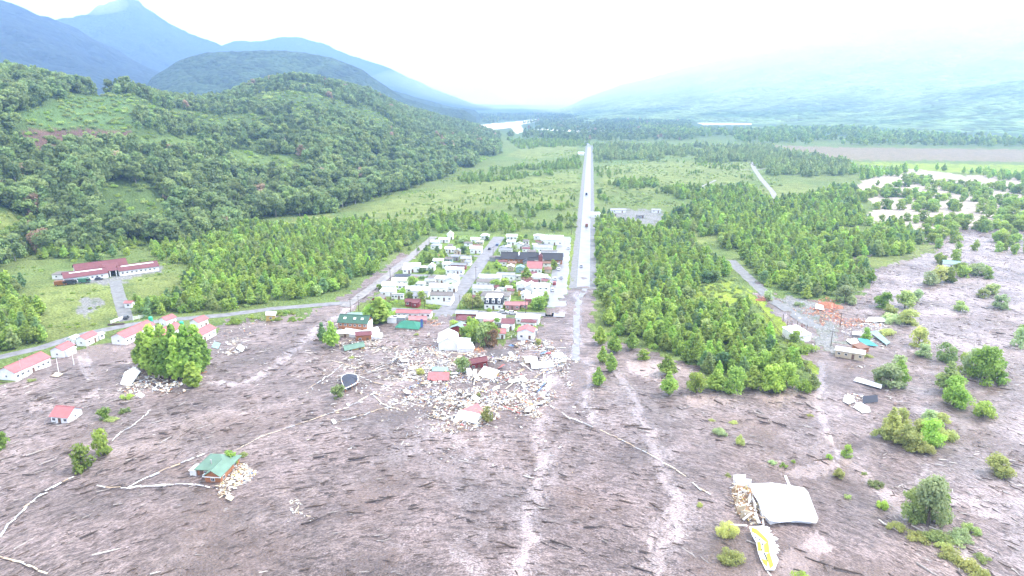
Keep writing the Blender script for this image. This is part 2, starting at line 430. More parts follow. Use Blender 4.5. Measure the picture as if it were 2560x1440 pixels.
    s3 = t.noise(t.scale(F, (.02, .035, 1)), 1.0, 4, .6, .6)
    s4 = t.noise(t.scale(P, (2.3, 2.3, 2.3)), 1.0, 4, .7)
    s5 = t.noise(t.scale(F, (.42, 1.5, 1)), 1.0, 4, .62, .8)
    s6 = t.noise(t.scale(F, (.36, 1.25, 1.0)), 1.7, 3, .6, .5)
    mc = t.mix(t.rng(s1, .42, .58), (.085, .062, .059), (.185, .142, .140))
    mc = t.mix(t.math('MULTIPLY', t.rng(s5, .53, .62), .8), mc, (.25, .20, .20))
    mc = t.mix(t.math('MULTIPLY', t.rng(s6, .45, .37), .8), mc, (.042, .030, .029))
    sl = t.math("MULTIPLY_ADD", t.attr("silt_shine", "Fac"), .17, s2)
    mc = t.mix(t.math("MULTIPLY", t.rng(s2, .52, .62), .7), mc, (.24, .195, .195))
    mc = t.mix(t.math('MULTIPLY', t.rng(s2, .45, .36), .7), mc, (.030, .022, .022))
    pale = t.math('MULTIPLY', t.rng(s1, .46, .62), t.rng(s3, .42, .62))
    brk = t.math('ADD', wetv, t.math('MULTIPLY', t.math('SUBTRACT', s2, .5), 2.2))
    pale = t.math('MAXIMUM', t.math('MULTIPLY', pale, .7), t.math('MULTIPLY', t.rng(brk, .50, .95), .75))
    mc = t.mix(pale, mc, (.26, .205, .195))
    mc = t.mix(t.math('MULTIPLY', t.rng(s4, .60, .74), .6), mc, (.30, .25, .24))
    mc = t.mix(t.math("MULTIPLY", t.rng(sl, .575, .70), .8), mc, (.30, .262, .272))
    brn = t.noise(P, .018, 4, .6)
    mc = t.mix(t.math('MULTIPLY', t.rng(brn, .50, .66), .5), mc, (.088, .056, .042))
    sm = t.rng(t.noise(P, .024, 5, .62, .8), .53, .62)
    mc = t.mix(t.math('MULTIPLY', sm, .72), mc, (.125, .091, .082))
    sh = t.rng(t.noise(t.scale(P, (1, 1, 1), (0, 0, .6)), .045, 6, .66, 1.2), .57, .64)
    mc = t.mix(t.math('MULTIPLY', sh, .6), mc, (.24, .19, .182))
    big = t.noise(P, .035, 5, .65)
    mc = t.hsv(mc, .5, 1.0, t.rng(big, .32, .68, .68, 1.30))
    s7 = t.noise(t.scale(F, (1.5, 4.6, 1)), 1.0, 4, .75)
    mc = t.hsv(mc, .5, 1.0, t.rng(s7, .36, .64, .42, 1.62))
    mc = t.mix(1.0, mc, (1.05, 1.03, 1.01), 'MULTIPLY')
    edge = t.math('ADD', mudv, t.math('MULTIPLY', t.math('SUBTRACT', t.noise(P, .35, 5, .7), .5), .7))
    mm = t.rng(edge, .35, .6)
    col = t.mix(mm, gc, mc)
    wetf = t.math('MAXIMUM', t.rng(wetv, .12, .6), t.math('MULTIPLY', t.math('MAXIMUM', sm, sh), .8))
    rough = t.mix(mm, (.95, .95, .95), t.mix(wetf, t.mix(t.rng(s1, .4, .62), (.62,) * 3, (.40,) * 3), (.2,) * 3))
    hb = t.math('ADD', t.math('MULTIPLY', s1, 1.1), t.math('MULTIPLY', s2, .55))
    hgt = t.mix(mm, t.mix(.5, gfine, tuft), hb)
    st = t.math('MULTIPLY', t.rng(wetv, .2, .8, 1.0, .25), .9)
    t.bsdf(color=col, rough=rough, normal=t.bump(hgt, st, .9), spec=t.mix(mm, (.1,) * 3, (.5,) * 3))
    me.materials.append(t.mat)
    o = link(bpy.data.objects.new("ground", me))
    tag(o, "valley floor, dark mudflow in front, meadow and hillside beyond", "ground", kind="structure")
    return o

ground = build_ground()

# mountains behind: crest polyline in photograph pixels, distance, slope length
def forest_slope(name, dark, light, clump, bump_d, snow=None):
    t = NT(name); P = t.pos()
    v = t.voro(t.scale(P, (1 / clump,) * 3), 1.0); n = t.noise(P, 1 / (clump * 9), 5, .6); n2 = t.noise(P, 1 / (clump * 1.4), 4, .7)
    c = t.mix(t.rng(n, .35, .65), dark, light)
    vc = t.n.new('ShaderNodeSeparateColor'); t.l.new(t.voro(t.scale(P, (1 / clump,) * 3), 1.0, 'F1', 'Color'), vc.inputs[0])
    c = t.hsv(c, .5, 1.0, t.math('MULTIPLY_ADD', vc.outputs[0], .9, .55))
    c = t.mix(t.math('MULTIPLY', t.rng(n2, .5, .7), .6), c, tuple(x * 1.5 for x in light))
    if snow:
        sp = t.n.new("ShaderNodeSeparateXYZ"); t.l.new(P, sp.inputs[0])
        hh = t.math('ADD', sp.outputs[2], t.math('MULTIPLY', t.noise(P, .006, 5, .7), 500))
        f = t.math('MULTIPLY', t.rng(hh, snow, snow + 120), t.rng(t.noise(P, .012, 4, .6), .48, .56))
        c = t.mix(t.rng(hh, snow - 200, snow), c, (.05, .05, .05)); c = t.mix(f, c, (.8, .82, .86))
    t.bsdf(color=c, rough=.9, spec=.1)
    h = t.math('ADD', t.math('MULTIPLY', v, -1.0), n2)
    t.bsdf(normal=t.bump(h, 1.0, bump_d))
    return t.mat

def mountain(name, crest, dist, slope, mat, label, seed, rough=.10, drop=.55, n_a=260, n_r=110):
    T = []
    for px, py in crest:
        az, el = ray_az_el(px, py); T.append((az, CAM_H + dist * math.tan(el)))
    az = np.linspace(T[0][0], T[-1][0], n_a); u = np.linspace(0, 1.5, n_r)
    A, U = np.meshgrid(az, u)
    D = dist - slope + slope * U
    x, y = D * np.sin(A), D * np.cos(A)
    H = lerp_tab(T, A, 1)
    endf = np.minimum(smooth(0, .04, (A - az[0]) / (az[-1] - az[0])), smooth(0, .04, (az[-1] - A) / (az[-1] - az[0])))
    prof = np.where(U < 1, np.clip(U, 0, 1) ** 1.25, 1 - drop * smooth(0, .5, U - 1) * 1.2)
    k = slope / 5.0
    rid = np.abs(fbm(x / k, y / k, seed, 5, .55) - .5) * 2
    f2 = fbm(x / (k * .25), y / (k * .25), seed + 9, 4) - .5
    env = np.clip(prof, 0, 1) * (1 - prof * .75) * 2.2
    z = H * prof * (.6 + .4 * endf) - H * rid * env * rough * 3 + H * f2 * rough * .45 * np.clip(prof * 1.4, 0, 1) + H * rough * .2
    z = z * smooth(0, .08, U) - 6 * (1 - smooth(0, .08, U))
    idx = np.arange(x.size).reshape(x.shape)
    q = np.stack([idx[:-1, :-1], idx[:-1, 1:], idx[1:, 1:], idx[1:, :-1]], -1).reshape(-1, 4)[:, ::-1]
    me = bpy.data.meshes.new(name)
    me.from_pydata(np.stack([x, y, z], -1).reshape(-1, 3).tolist(), [], q.tolist())
    me.polygons.foreach_set("use_smooth", np.ones(len(me.polygons), bool))
    me.materials.append(mat)
    return tag(link(bpy.data.objects.new(name, me)), label, "mountain", kind="structure")

m_forest = forest_slope("mountain_forest", (.024, .042, .026), (.045, .072, .036), 18, 11)
m_forest_far = forest_slope("mountain_forest_far", (.012, .019, .016), (.02, .03, .022), 30, 16)
m_forest_snow = forest_slope("mountain_forest_snow", (.012, .019, .016), (.02, .03, .022), 30, 16, snow=1150)
m_forest_lit = forest_slope("mountain_forest_sunlit", (.06, .11, .045), (.17, .23, .09), 30, 22)  # lighter forest copy: sun glare on the right-hand slopes put into the colour
mountain("wooded_hill", [(330, 260), (380, 190), (440, 152), (520, 132), (600, 128), (680, 126), (760, 131), (840, 147), (900, 170), (950, 205), (1010, 245), (1090, 268), (1190, 278)],
         2700, 900, m_forest, "rounded dark wooded hill behind the near wooded hill", 3, rough=.05)
mountain("foothill", [(820, 200), (900, 205), (980, 225), (1060, 248), (1130, 266), (1200, 277)], 3600, 900, m_forest, "low dark wooded foothill running down to the valley floor", 5, rough=.05)
mountain("mountain", [(-1500, -260), (-600, -140), (-200, -60), (0, 2), (60, 20), (150, 55), (230, 95), (300, 130), (380, 165), (470, 205), (600, 250)], 4400, 2000, m_forest_far,
         "dark blue forested mountain slope, nearest of the left range", 9)
mountain("mountain", [(-100, 90), (60, 70), (130, 52), (170, 48), (215, 40), (245, 16), (275, 6), (310, 2), (345, 6), (385, 36), (440, 72), (500, 92), (560, 112), (640, 140), (760, 190), (900, 250)], 7000, 3000, m_forest_snow,
         "blue mountain with snow patches on its peak under cloud", 14, rough=.12)
mountain("mountain", [(440, 140), (560, 106), (640, 98), (740, 93), (800, 106), (880, 140), (980, 172), (1080, 218), (1180, 258), (1240, 270)], 7600, 2600, m_forest_far,
         "pale blue mountain ridge descending to the far end of the valley", 21, rough=.07)
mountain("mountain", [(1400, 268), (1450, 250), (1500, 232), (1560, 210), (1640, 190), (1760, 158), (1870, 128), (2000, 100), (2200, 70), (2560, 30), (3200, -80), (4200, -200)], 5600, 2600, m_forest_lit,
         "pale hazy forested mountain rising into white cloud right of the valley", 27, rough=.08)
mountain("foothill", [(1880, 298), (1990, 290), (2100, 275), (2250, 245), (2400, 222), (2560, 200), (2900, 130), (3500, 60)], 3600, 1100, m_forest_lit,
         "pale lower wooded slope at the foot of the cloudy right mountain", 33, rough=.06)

# ------------------------------------------------------------------ landmarks that labels name
LM = {
 "the tilted red-roofed house in the mud": (165, 1045), "the stranded green-roofed house": (545, 1175), "the fallen slate-blue roof": (873, 965),
 "the poplar clump": (435, 950), "the orange green-roofed building": (890, 830), "the sunken green hipped roof": (1024, 820),
 "the big white shed above the rubble": (1121, 865), "the red-roofed church": (1337, 675), "the long dark-roofed school": (1332, 652),
 "the black mansard house": (1235, 765), "the white warehouse": (1379, 605), "the wrecked white building": (1940, 1290),
 "the scoured hollow in the mud": (2112, 1108), "the dark blue wall panel": (2175, 1002), "the long white roof sheet": (2170, 962),
 "the cream shed": (2122, 888), "the turquoise roof": (2172, 855), "the orange timber heap": (2050, 785), "the pale shed among drowned trees": (2375, 666),
 "the gravel yard": (1592, 548), "the broken end of the highway": (1440, 898), "the bare gravel square": (225, 768), "the long red-roofed complex": (270, 702),
 "the gatehouse": (325, 768), "the tilted red rubble house": (1193, 915), "the small red house": (1033, 760), "the ruined lane": (1840, 662),
 "the upper cross street": (1150, 645), "the middle cross street": (1080, 690), "the lower cross street": (1110, 782), "the two-tone house by the rubble": (1316, 836),
 "the teal-roofed house": (1149, 828), "the green-shuttered shop strip": (1384, 622), "the white house row by the left track": (985, 725),
 "the wet mud bay right of the highway": (1620, 905), "the cattle track beyond the wood": (1910, 455), "the drowned clearing": (2250, 640),
}
LM_XY = {k: gp(*v).xy for k, v in LM.items()}
ORD = ["closest", "second closest", "third closest", "fourth closest", "fifth closest", "sixth closest", "seventh closest", "eighth closest", "ninth closest", "tenth closest", "eleventh closest", "twelfth closest", "thirteenth closest", "fourteenth closest"]

def rank_labels(items, most=8):
    """items: [(x, y, phrase)] -> label per item, or None where it is too far down its landmark's list"""
    by = {}
    names = list(LM_XY); pts = np.array([LM_XY[k][:] for k in names])
    for i, (x, y, ph) in enumerate(items):
        d = np.hypot(pts[:, 0] - x, pts[:, 1] - y); k = int(d.argmin())
        by.setdefault((k, ph), []).append((d[k], i))
    out = [None] * len(items)
    for (k, ph), lst in by.items():
        for n, (d, i) in enumerate(sorted(lst)):
            if n < most:
                out[i] = f"{ph} {ORD[n]} to {names[k]}"
    return out

# ------------------------------------------------------------------ foliage
def leaf_material(key, dark, light, odd=None, odd_p=.04):
    t = NT(key)
    r = t.rand(); ti = t.attr("tint", "Fac")
    f = t.math('MULTIPLY_ADD', ti, .65, t.math('MULTIPLY', r, .35))
    c = t.mix(f, dark, light)
    if odd: c = t.mix(t.math('MULTIPLY', t.math('GREATER_THAN', t.math('FRACT', t.math('MULTIPLY', r, 37.7)), 1 - odd_p), .8), c, odd)
    c = t.hsv(c, t.math('MULTIPLY_ADD', t.math('FRACT', t.math('MULTIPLY', r, 13.1)), .03, .485), 1.0, t.math('MULTIPLY_ADD', t.math('FRACT', t.math('MULTIPLY', r, 5.3)), .8, 1.1))
    t.bsdf(color=c, rough=.6, spec=.25)
    tr = t.n.new("ShaderNodeBsdfTranslucent"); t.l.new(c, tr.inputs[0])
    mx = t.n.new("ShaderNodeMixShader"); mx.inputs[0].default_value = .5
    t.l.new(t.b.outputs[0], mx.inputs[1]); t.l.new(tr.outputs[0], mx.inputs[2]); t.l.new(mx.outputs[0], t.out.inputs[0])
    return t.mat

LEAF = {
 "young": leaf_material("leaves_young", (.12, .18, .042), (.285, .38, .08)),
 "old": leaf_material("leaves_old", (.075, .12, .055), (.23, .295, .105), (.30, .20, .15), .018),
 "bright": leaf_material("leaves_bright", (.15, .24, .045), (.30, .42, .085)),
 "dark": leaf_material("leaves_dark", (.07, .13, .055), (.17, .25, .095)),
 "olive": leaf_material("leaves_olive", (.18, .215, .07), (.38, .40, .14)),
 "brown": leaf_material("leaves_brown", (.16, .105, .055), (.33, .23, .12)),
 "shrub": leaf_material("leaves_shrub", (.14, .20, .075), (.31, .37, .13)),
 "pale": leaf_material("leaves_pale", (.18, .25, .12), (.36, .42, .21)),
}
BARK = surf("bark", (.11, .085, .07), .9, .4, 3)
BARK_PALE = surf("bark_pale", (.34, .31, .28), .9, .3, 3)

def crown_mesh(name, kind, seed, nleaf, leaf, mat):
    rs = np.random.RandomState(seed)
    lobes = []                                       # centre, radius
    if kind in ("young", "poplar"):
        rmax = .275 if kind == "young" else .19
        n = 26
        for i in range(n):
            u = (i + .5) / n; z = .10 + .82 * u
            prof = rmax * (min(1, .45 + u * 2.2) if u < .25 else ((1 - (u - .25) / .75) ** (.66 if kind == "young" else .5)))
            a = i * 2.399 + rs.rand() * .8
            rr = prof * (.45 + .35 * rs.rand())
            lobes.append((rr * math.cos(a), rr * math.sin(a), z, max(.06, prof * (.42 + .25 * rs.rand()))))
        lobes.append((0, 0, .93, .055))
    elif kind == "old":
        for i in range(17):
            u = rs.rand(); z = .32 + .60 * u
            prof = .22 * math.sin(math.pi * min(1, .22 + u * .72)) + .03
            a = i * 2.399 + rs.rand(); rr = prof * (.4 + .6 * rs.rand())
            lobes.append((rr * math.cos(a), rr * math.sin(a), z, .075 + .065 * rs.rand()))
    elif kind == "round":
        for i in range(22):
            u = rs.rand(); z = .07 + .77 * u
            prof = .40 * math.sqrt(max(.05, 1 - ((u - .35) / .68) ** 2))
            a = i * 2.399 + rs.rand(); rr = prof * (.3 + .6 * rs.rand())
            lobes.append((rr * math.cos(a), rr * math.sin(a), z, .12 + .09 * rs.rand()))
    else:                                            # shrub: low and spreading
        for i in range(16):
            a = rs.rand() * 6.28; rr = .62 * math.sqrt(rs.rand())
            lobes.append((rr * math.cos(a), rr * math.sin(a), .12 + .6 * rs.rand() * (1 - rr), .16 + .15 * rs.rand()))
    L = np.array(lobes); w = L[:, 3] ** 2; w /= w.sum()
    pick = rs.choice(len(L), nleaf, p=w)
    d = rs.normal(size=(nleaf, 3)); d[:, 2] = d[:, 2] * .85 + .15; d /= np.linalg.norm(d, axis=1)[:, None]
    rad = L[pick, 3] * (.45 + .75 * rs.rand(nleaf) ** .8)
    c = L[pick, :3] + d * rad[:, None] * np.array((1, 1, .8))
    c[:, 2] = np.maximum(c[:, 2], .01)
    nrm = d + rs.normal(size=(nleaf, 3)) * .55 + np.array((0, 0, .35)); nrm /= np.linalg.norm(nrm, axis=1)[:, None]
    up = rs.normal(size=(nleaf, 3)); u = np.cross(nrm, up); u /= np.linalg.norm(u, axis=1)[:, None]; v = np.cross(nrm, u)
    s = leaf * (.6 + .8 * rs.rand(nleaf))[:, None]; asp = (.55 + .5 * rs.rand(nleaf))[:, None]
    V = np.stack([c - u * s, c - v * s * asp, c + u * s, c + v * s * asp], 1).reshape(-1, 3)
    tint = np.clip(rs.rand(len(L))[pick] * .6 + rs.rand(nleaf) * .4, 0, 1)
    me = bpy.data.meshes.new(name)
    me.from_pydata(V.tolist(), [], np.arange(nleaf * 4).reshape(-1, 4).tolist())
    at = me.attributes.new("tint", 'FLOAT', 'FACE'); at.data.foreach_set("value", tint.astype(np.float32))
    me.materials.append(mat); me.update()
    return me

def trunk_mesh(name, kind, seed, mat):
    rs = random.Random(seed); b = MB()
    top = {"young": .85, "poplar": .9, "old": .86, "round": .6, "shrub": .35}[kind]
    r0 = {"young": .018, "poplar": .02, "old": .017, "round": .03, "shrub": .025}[kind]
    pts = [(0, 0, -.03)]
    for i in range(1, 5): pts.append((rs.uniform(-.012, .012) * i, rs.uniform(-.012, .012) * i, top * i / 4))
    b.tube(pts, [r0 * 1.2, r0, r0 * .8, r0 * .5, r0 * .15], 5)
    for i in range(6):
        z = top * rs.uniform(.3, .8); a = rs.uniform(0, 6.28); L = rs.uniform(.08, .2) * (1.6 if kind in ("round", "shrub") else 1)
        p = Vector((0, 0, z)); q = p + Vector((math.cos(a) * L, math.sin(a) * L, L * .55)); 
        b.tube([p, (p + q) / 2 + Vector((0, 0, -.01)), q], [r0 * .5, r0 * .35, r0 * .1], 4)
    return b.mesh(name, mat)

CROWNS, TRUNKS = {}, {}
def variant(kind, mat, v, fine=0):
    key = (kind, mat, v, fine)
    if key not in CROWNS:
        n, lf = {0: (620, .052), 1: (1500, .036), 2: (3400, .026)}[fine]
        if kind == "shrub": lf *= 1.35
        if kind == "round": lf *= 1.15
        CROWNS[key] = crown_mesh("crown_%s" % kind, kind, v * 7 + len(CROWNS) + 3, n, lf, LEAF[mat])
    if (kind, v) not in TRUNKS:
        TRUNKS[(kind, v)] = trunk_mesh("trunk_%s" % kind, kind, v + 40, BARK_PALE if kind == "old" else BARK)
    return CROWNS[key], TRUNKS[(kind, v)]

NAME = {"young": "young_tree", "old": "forest_tree", "round": "bushy_tree", "poplar": "poplar_tree", "shrub": "shrub"}
def plant(kind, mat, x, y, z, h, wscale, v, rz, fine=0, tilt=(0, 0)):
    c, tk = variant(kind, mat, v, fine)
    root = empty(NAME[kind], (x, y, z), rz, tilt)
    root.scale = (h * wscale, h * wscale, h)
    link(bpy.data.objects.new("crown", c), root); link(bpy.data.objects.new("trunk", tk), root)
    root["category"] = "shrub" if kind == "shrub" else "tree"
    return root

# trees one can tell apart: base px, base py, height px, width px, kind, leaves, [fineness]
SPECIAL = [
 (0, 1122, 52, 44, "round", "young"), (205, 1174, 64, 56, "round", "young"), (257, 1137, 66, 44, "round", "young"), (262, 1047, 32, 32, "round", "young"), (278, 1050, 14, 36, "shrub", "shrub"),
 (312, 1030, 20, 30, "shrub", "shrub"), (320, 994, 20, 34, "shrub", "young"), (80, 950, 8, 26, "shrub", "shrub"), (575, 1166, 40, 36, "round", "bright"), (608, 1140, 16, 24, "shrub", "olive"), (846, 994, 36, 36, "round", "shrub"),
 (806, 856, 52, 26, "young", "dark"), (830, 868, 68, 38, "young", "bright"), (483, 968, 64, 46, "poplar", "bright"),
 (926, 806, 58, 46, "round", "bright"), (948, 808, 66, 48, "poplar", "bright"), (962, 800, 56, 46, "round", "young"), (985, 792, 30, 40, "shrub", "bright"), (890, 796, 24, 30, "shrub", "young"),
 (1163, 852, 40, 34, "round", "young"), (1187, 858, 62, 40, "round", "young"), (1207, 864, 66, 42, "round", "shrub"), (1180, 838, 52, 38, "round", "bright"), (1236, 846, 40, 30, "round", "bright"),
 (1230, 866, 48, 40, "round", "brown"), (1243, 818, 26, 24, "round", "bright"), (1135, 826, 28, 26, "round", "young"), (1175, 816, 28, 26, "round", "bright"), (1190, 818, 22, 22, "round", "dark"), (1221, 822, 20, 22, "round", "young"),
 (1300, 828, 26, 24, "shrub", "bright"), (1336, 826, 14, 14, "round", "young"), (1202, 796, 22, 30, "shrub", "young"),
 (1157, 930, 42, 40, "round", "shrub"), (1120, 938, 22, 24, "shrub", "pale"), (1108, 948, 16, 22, "shrub", "shrub"), (1050, 938, 20, 22, "round", "olive"), (1182, 908, 18, 26, "shrub", "olive"), (1217, 1056, 40, 30, "round", "olive"),
 (1345, 862, 18, 20, "round", "olive"), (1196, 994, 14, 12, "round", "olive"), (880, 895, 8, 18, "shrub", "olive"), (1040, 838, 10, 16, "shrub", "olive"),
 (1495, 964, 48, 34, "young", "young", 1), (1507, 907, 44, 28, "young", "young", 1), (1527, 930, 50, 30, "young", "young", 1), (1672, 985, 58, 40, "young", "young", 1), (1668, 937, 52, 46, "young", "young", 1), (1608, 898, 26, 32, "round", "bright"),
 (1535, 880, 46, 36, "young", "bright"), (1500, 860, 46, 34, "young", "bright"), (1580, 872, 44, 34, "young", "young"), (1715, 905, 40, 26, "young", "young"), (1755, 912, 36, 24, "young", "young"), (1780, 920, 34, 22, "young", "young"),
 (1740, 980, 50, 50, "round", "young", 1), (1790, 976, 56, 50, "young", "young", 1), (1835, 982, 66, 58, "round", "young", 1), (1880, 972, 60, 52, "young", "young", 1), (1925, 978, 70, 60, "round", "bright", 1), (1965, 972, 66, 60, "round", "bright", 1), (2012, 978, 46, 50, "shrub", "bright", 1),
 (1940, 938, 70, 50, "young", "young", 1), (1870, 930, 70, 50, "young", "young", 1), (2030, 972, 40, 36, "young", "shrub", 1),
 (1800, 1084, 26, 38, "shrub", "pale", 1), (1850, 1110, 34, 24, "shrub", "olive", 1), (1832, 1056, 9, 24, "shrub", "olive"), (1780, 1052, 9, 18, "shrub", "olive"), (2026, 1040, 10, 16, "shrub", "olive"), (1958, 1166, 16, 22, "shrub", "young"), (1930, 1158, 14, 24, "shrub", "pale"),
 (1984, 1156, 12, 12, "shrub", "bright"), (1820, 1192, 16, 18, "shrub", "olive"), (1750, 1266, 18, 20, "shrub", "olive"),
 (2222, 966, 58, 68, "round", "young", 1), (2198, 958, 40, 40, "round", "shrub", 1), (2246, 960, 62, 42, "young", "young", 1), (2245, 922, 36, 40, "round", "young"), (2296, 866, 50, 46, "round", "young", 1), (2308, 892, 36, 38, "round", "young", 1), (2366, 904, 52, 50, "round", "shrub", 1),
 (2460, 954, 92, 80, "round", "young", 2), (2432, 940, 72, 52, "round", "young", 1), (2492, 956, 58, 56, "round", "bright", 1), (2412, 930, 50, 36, "round", "dark", 1), (2368, 982, 80, 56, "young", "young", 2), (2382, 1014, 76, 72, "round", "bright", 2), (2457, 1042, 48, 52, "round", "dark", 1),
 (2496, 1184, 54, 64, "round", "young", 2), (2320, 1312, 120, 96, "round", "young", 2), (2280, 1298, 76, 64, "round", "young", 2), (2348, 1300, 70, 50, "round", "young", 1), (2550, 868, 54, 40, "round", "young", 1), (2556, 846, 36, 30, "round", "dark"),
 (2112, 755, 44, 48, "round", "young", 1), (2130, 762, 26, 22, "young", "pale"), (2208, 768, 46, 46, "round", "young", 1), (2262, 770, 46, 50, "round", "shrub", 1), (2222, 792, 34, 36, "round", "young"), (2290, 752, 36, 30, "round", "pale"), (2228, 806, 40, 52, "shrub", "pale", 1), (2268, 812, 42, 50, "round", "olive", 1), (2400, 778, 28, 36, "round", "shrub"), (2350, 706, 46, 40, "round", "young"), (2325, 712, 40, 38, "round", "young"), (2372, 705, 40, 34, "round", "dark"),
 (2164, 852, 34, 28, "round", "young"), (2216, 836, 30, 40, "shrub", "olive"), (2010, 878, 38, 64, "shrub", "young", 1), (1990, 855, 30, 36, "round", "young"), (1920, 750, 26, 26, "round", "pale"), (1998, 765, 20, 26, "shrub", "pale"), (2500, 770, 40, 40, "round", "pale"), (2480, 735, 30, 34, "round", "shrub"), (2440, 690, 36, 36, "round", "pale"), (2250, 900, 22, 30, "shrub", "shrub"), (2170, 892, 12, 26, "shrub", "olive"),
 (2226, 1092, 74, 48, "young", "olive", 2), (2206, 1094, 38, 50, "shrub", "olive", 1), (2254, 1074, 56, 36, "round", "olive", 1), (2268, 1116, 60, 66, "round", "olive", 1), (2298, 1126, 40, 70, "shrub", "olive", 2), (2328, 1112, 66, 66, "round", "bright", 2), (2362, 1096, 56, 60, "shrub", "olive", 2), (2320, 1072, 50, 44, "round", "young", 1), (2298, 1090, 44, 44, "round", "olive", 1), (2346, 1062, 30, 50, "round", "olive", 1),
 (2116, 1140, 28, 30, "round", "bright", 1), (2097, 1192, 24, 28, "round", "olive", 1), (2072, 1146, 14, 18, "round", "bright"), (2188, 1214, 20, 38, "shrub", "young", 1), (2206, 1272, 40, 32, "shrub", "young", 1), (2160, 1185, 10, 16, "shrub", "shrub"), (2120, 1243, 10, 20, "shrub", "shrub"),
 (2240, 1322, 24, 44, "shrub", "olive", 1), (2290, 1345, 26, 60, "shrub", "olive", 1), (2345, 1352, 36, 60, "shrub", "shrub", 1), (2395, 1345, 44, 60, "shrub", "young", 1), (2425, 1330, 34, 44, "shrub", "shrub", 1), (2380, 1392, 30, 60, "shrub", "olive", 1), (2420, 1420, 36, 60, "shrub", "olive", 1), (2460, 1452, 36, 60, "shrub", "olive", 1), (2360, 1372, 24, 40, "shrub", "olive", 1), (2400, 1360, 26, 44, "shrub", "pale", 1), (2500, 1470, 30, 60, "shrub", "olive", 1), (2455, 1400, 20, 40, "shrub", "shrub"),
 (1818, 1338, 50, 54, "shrub", "olive", 2), (1826, 1404, 46, 68, "shrub", "olive", 2), (2005, 1456, 36, 54, "shrub", "bright", 1), (1930, 1452, 14, 24, "shrub", "olive"),
 # gardens of the village
 (1157, 607, 18, 22, "round", "pale"), (1202, 612, 15, 9, "young", "young"), (1218, 601, 14, 13, "round", "dark"), (1066, 631, 20, 12, "young", "dark"), (1093, 631, 18, 15, "young", "dark"), (1159, 633, 20, 20, "round", "dark"), (1299, 605, 18, 23, "round", "young"), (1286, 629, 18, 20, "round", "pale"),
 (1242, 669, 21, 17, "young", "young"), (1385, 673, 27, 20, "round", "young"), (1316, 704, 38, 30, "young", "young"), (1077, 684, 14, 18, "round", "dark"), (1052, 682, 14, 14, "young", "dark"), (1060, 656, 28, 17, "young", "young"), (1075, 656, 26, 17, "young", "young"), (1090, 655, 28, 17, "young", "young"), (1105, 653, 26, 17, "young", "young"),
 (1054, 660, 24, 16, "young", "young"), (1112, 648, 24, 15, "young", "young"), (1102, 665, 14, 20, "round", "pale"), (1031, 717, 30, 32, "round", "young"), (1005, 740, 22, 24, "round", "young"), (1055, 752, 28, 24, "round", "young"), (1027, 746, 18, 23, "round", "young"), (1193, 712, 11, 15, "round", "bright"), (1240, 719, 22, 34, "round", "bright"),
 (1262, 716, 22, 30, "round", "bright"), (1287, 717, 20, 24, "round", "bright"), (1200, 743, 17, 23, "round", "young"), (1168, 770, 40, 34, "round", "olive"), (1193, 768, 38, 27, "young", "olive"), (1352, 773, 36, 36, "round", "young"), (1338, 771, 30, 32, "round", "young"), (1362, 766, 26, 24, "round", "dark"), (1087, 769, 14, 34, "shrub", "young"), (1223, 780, 14, 15, "round", "bright"),
 (1263, 774, 12, 26, "shrub", "young"), (1307, 774, 11, 22, "shrub", "bright"), (1364, 749, 22, 16, "round", "bright"), (1372, 716, 20, 15, "round", "bright"), (948, 722, 14, 14, "round", "young"), (1046, 627, 10, 8, "young", "young"), (1024, 626, 12, 9, "young", "young"), (1220, 673, 12, 8, "young", "young"), (1276, 722, 14, 16, "shrub", "bright"), (1345, 730, 14, 18, "round", "young"),
 (340, 758, 26, 18, "young", "young"), (30, 640, 30, 32, "round", "dark"), (150, 815, 8, 16, "shrub", "shrub"), (2455, 742, 24, 30, "round", "shrub"),
]
for i, (px, py, tx) in enumerate([(362, 922, 345), (380, 938, 368), (402, 946, 395), (424, 950, 420), (446, 952, 444), (466, 950, 470), (488, 944, 492), (506, 930, 512), (384, 912, 384), (412, 918, 410), (440, 922, 436), (468, 918, 462), (494, 912, 490)]):
    SPECIAL.append((px, py, 112 - 5 * abs(i - 4 if i < 8 else i - 10), 45, "poplar", "bright", 1))
SIZE_W = {"young": .56, "poplar": .40, "old": .5, "round": .88, "shrub": 1.5}      # width of a unit crown
rng = np.random.RandomState(11)
special_roots = []
for k, s in enumerate(SPECIAL):
    px, py, hp, wp, kind, mat = s[:6]; fine = s[6] if len(s) > 6 else 0
    p = gp(px, py); m = ppm(py)
    if px > 2040 and mat in ("young", "dark") and py > 640: mat = ("pale", "shrub", "bright", "pale", "olive")[k % 5] if mat == "young" else "young"
    dep = math.atan2(CAM_H, p.y); h = hp / (m * max(.55, math.cos(dep)))
    if kind == "shrub": h = max(h * .8, .4)
    w = (wp / m) / (h * SIZE_W[kind])
    o = plant(kind, mat, p.x, p.y, -.1, h, w, k % 4, rng.rand() * 6.28, fine)
    special_roots.append((o, mat, kind, h))

ADJ = {"young": "green", "bright": "bright green", "dark": "dark green", "olive": "olive green", "brown": "brown withered", "shrub": "dull green", "pale": "pale green"}
WHAT = {"young": "pointed tree", "round": "rounded tree", "poplar": "tall poplar", "shrub": "low shrub"}
labs = rank_labels([(o.location.x, o.location.y, f"{ADJ[mt]} {WHAT[kd]}") for o, mt, kd, h in special_roots], 14)
for (o, mt, kd, h), lb in zip(special_roots, labs):
    o["label"] = lb
    if kd == "poplar": o["group"] = "poplars by the rubble heap"

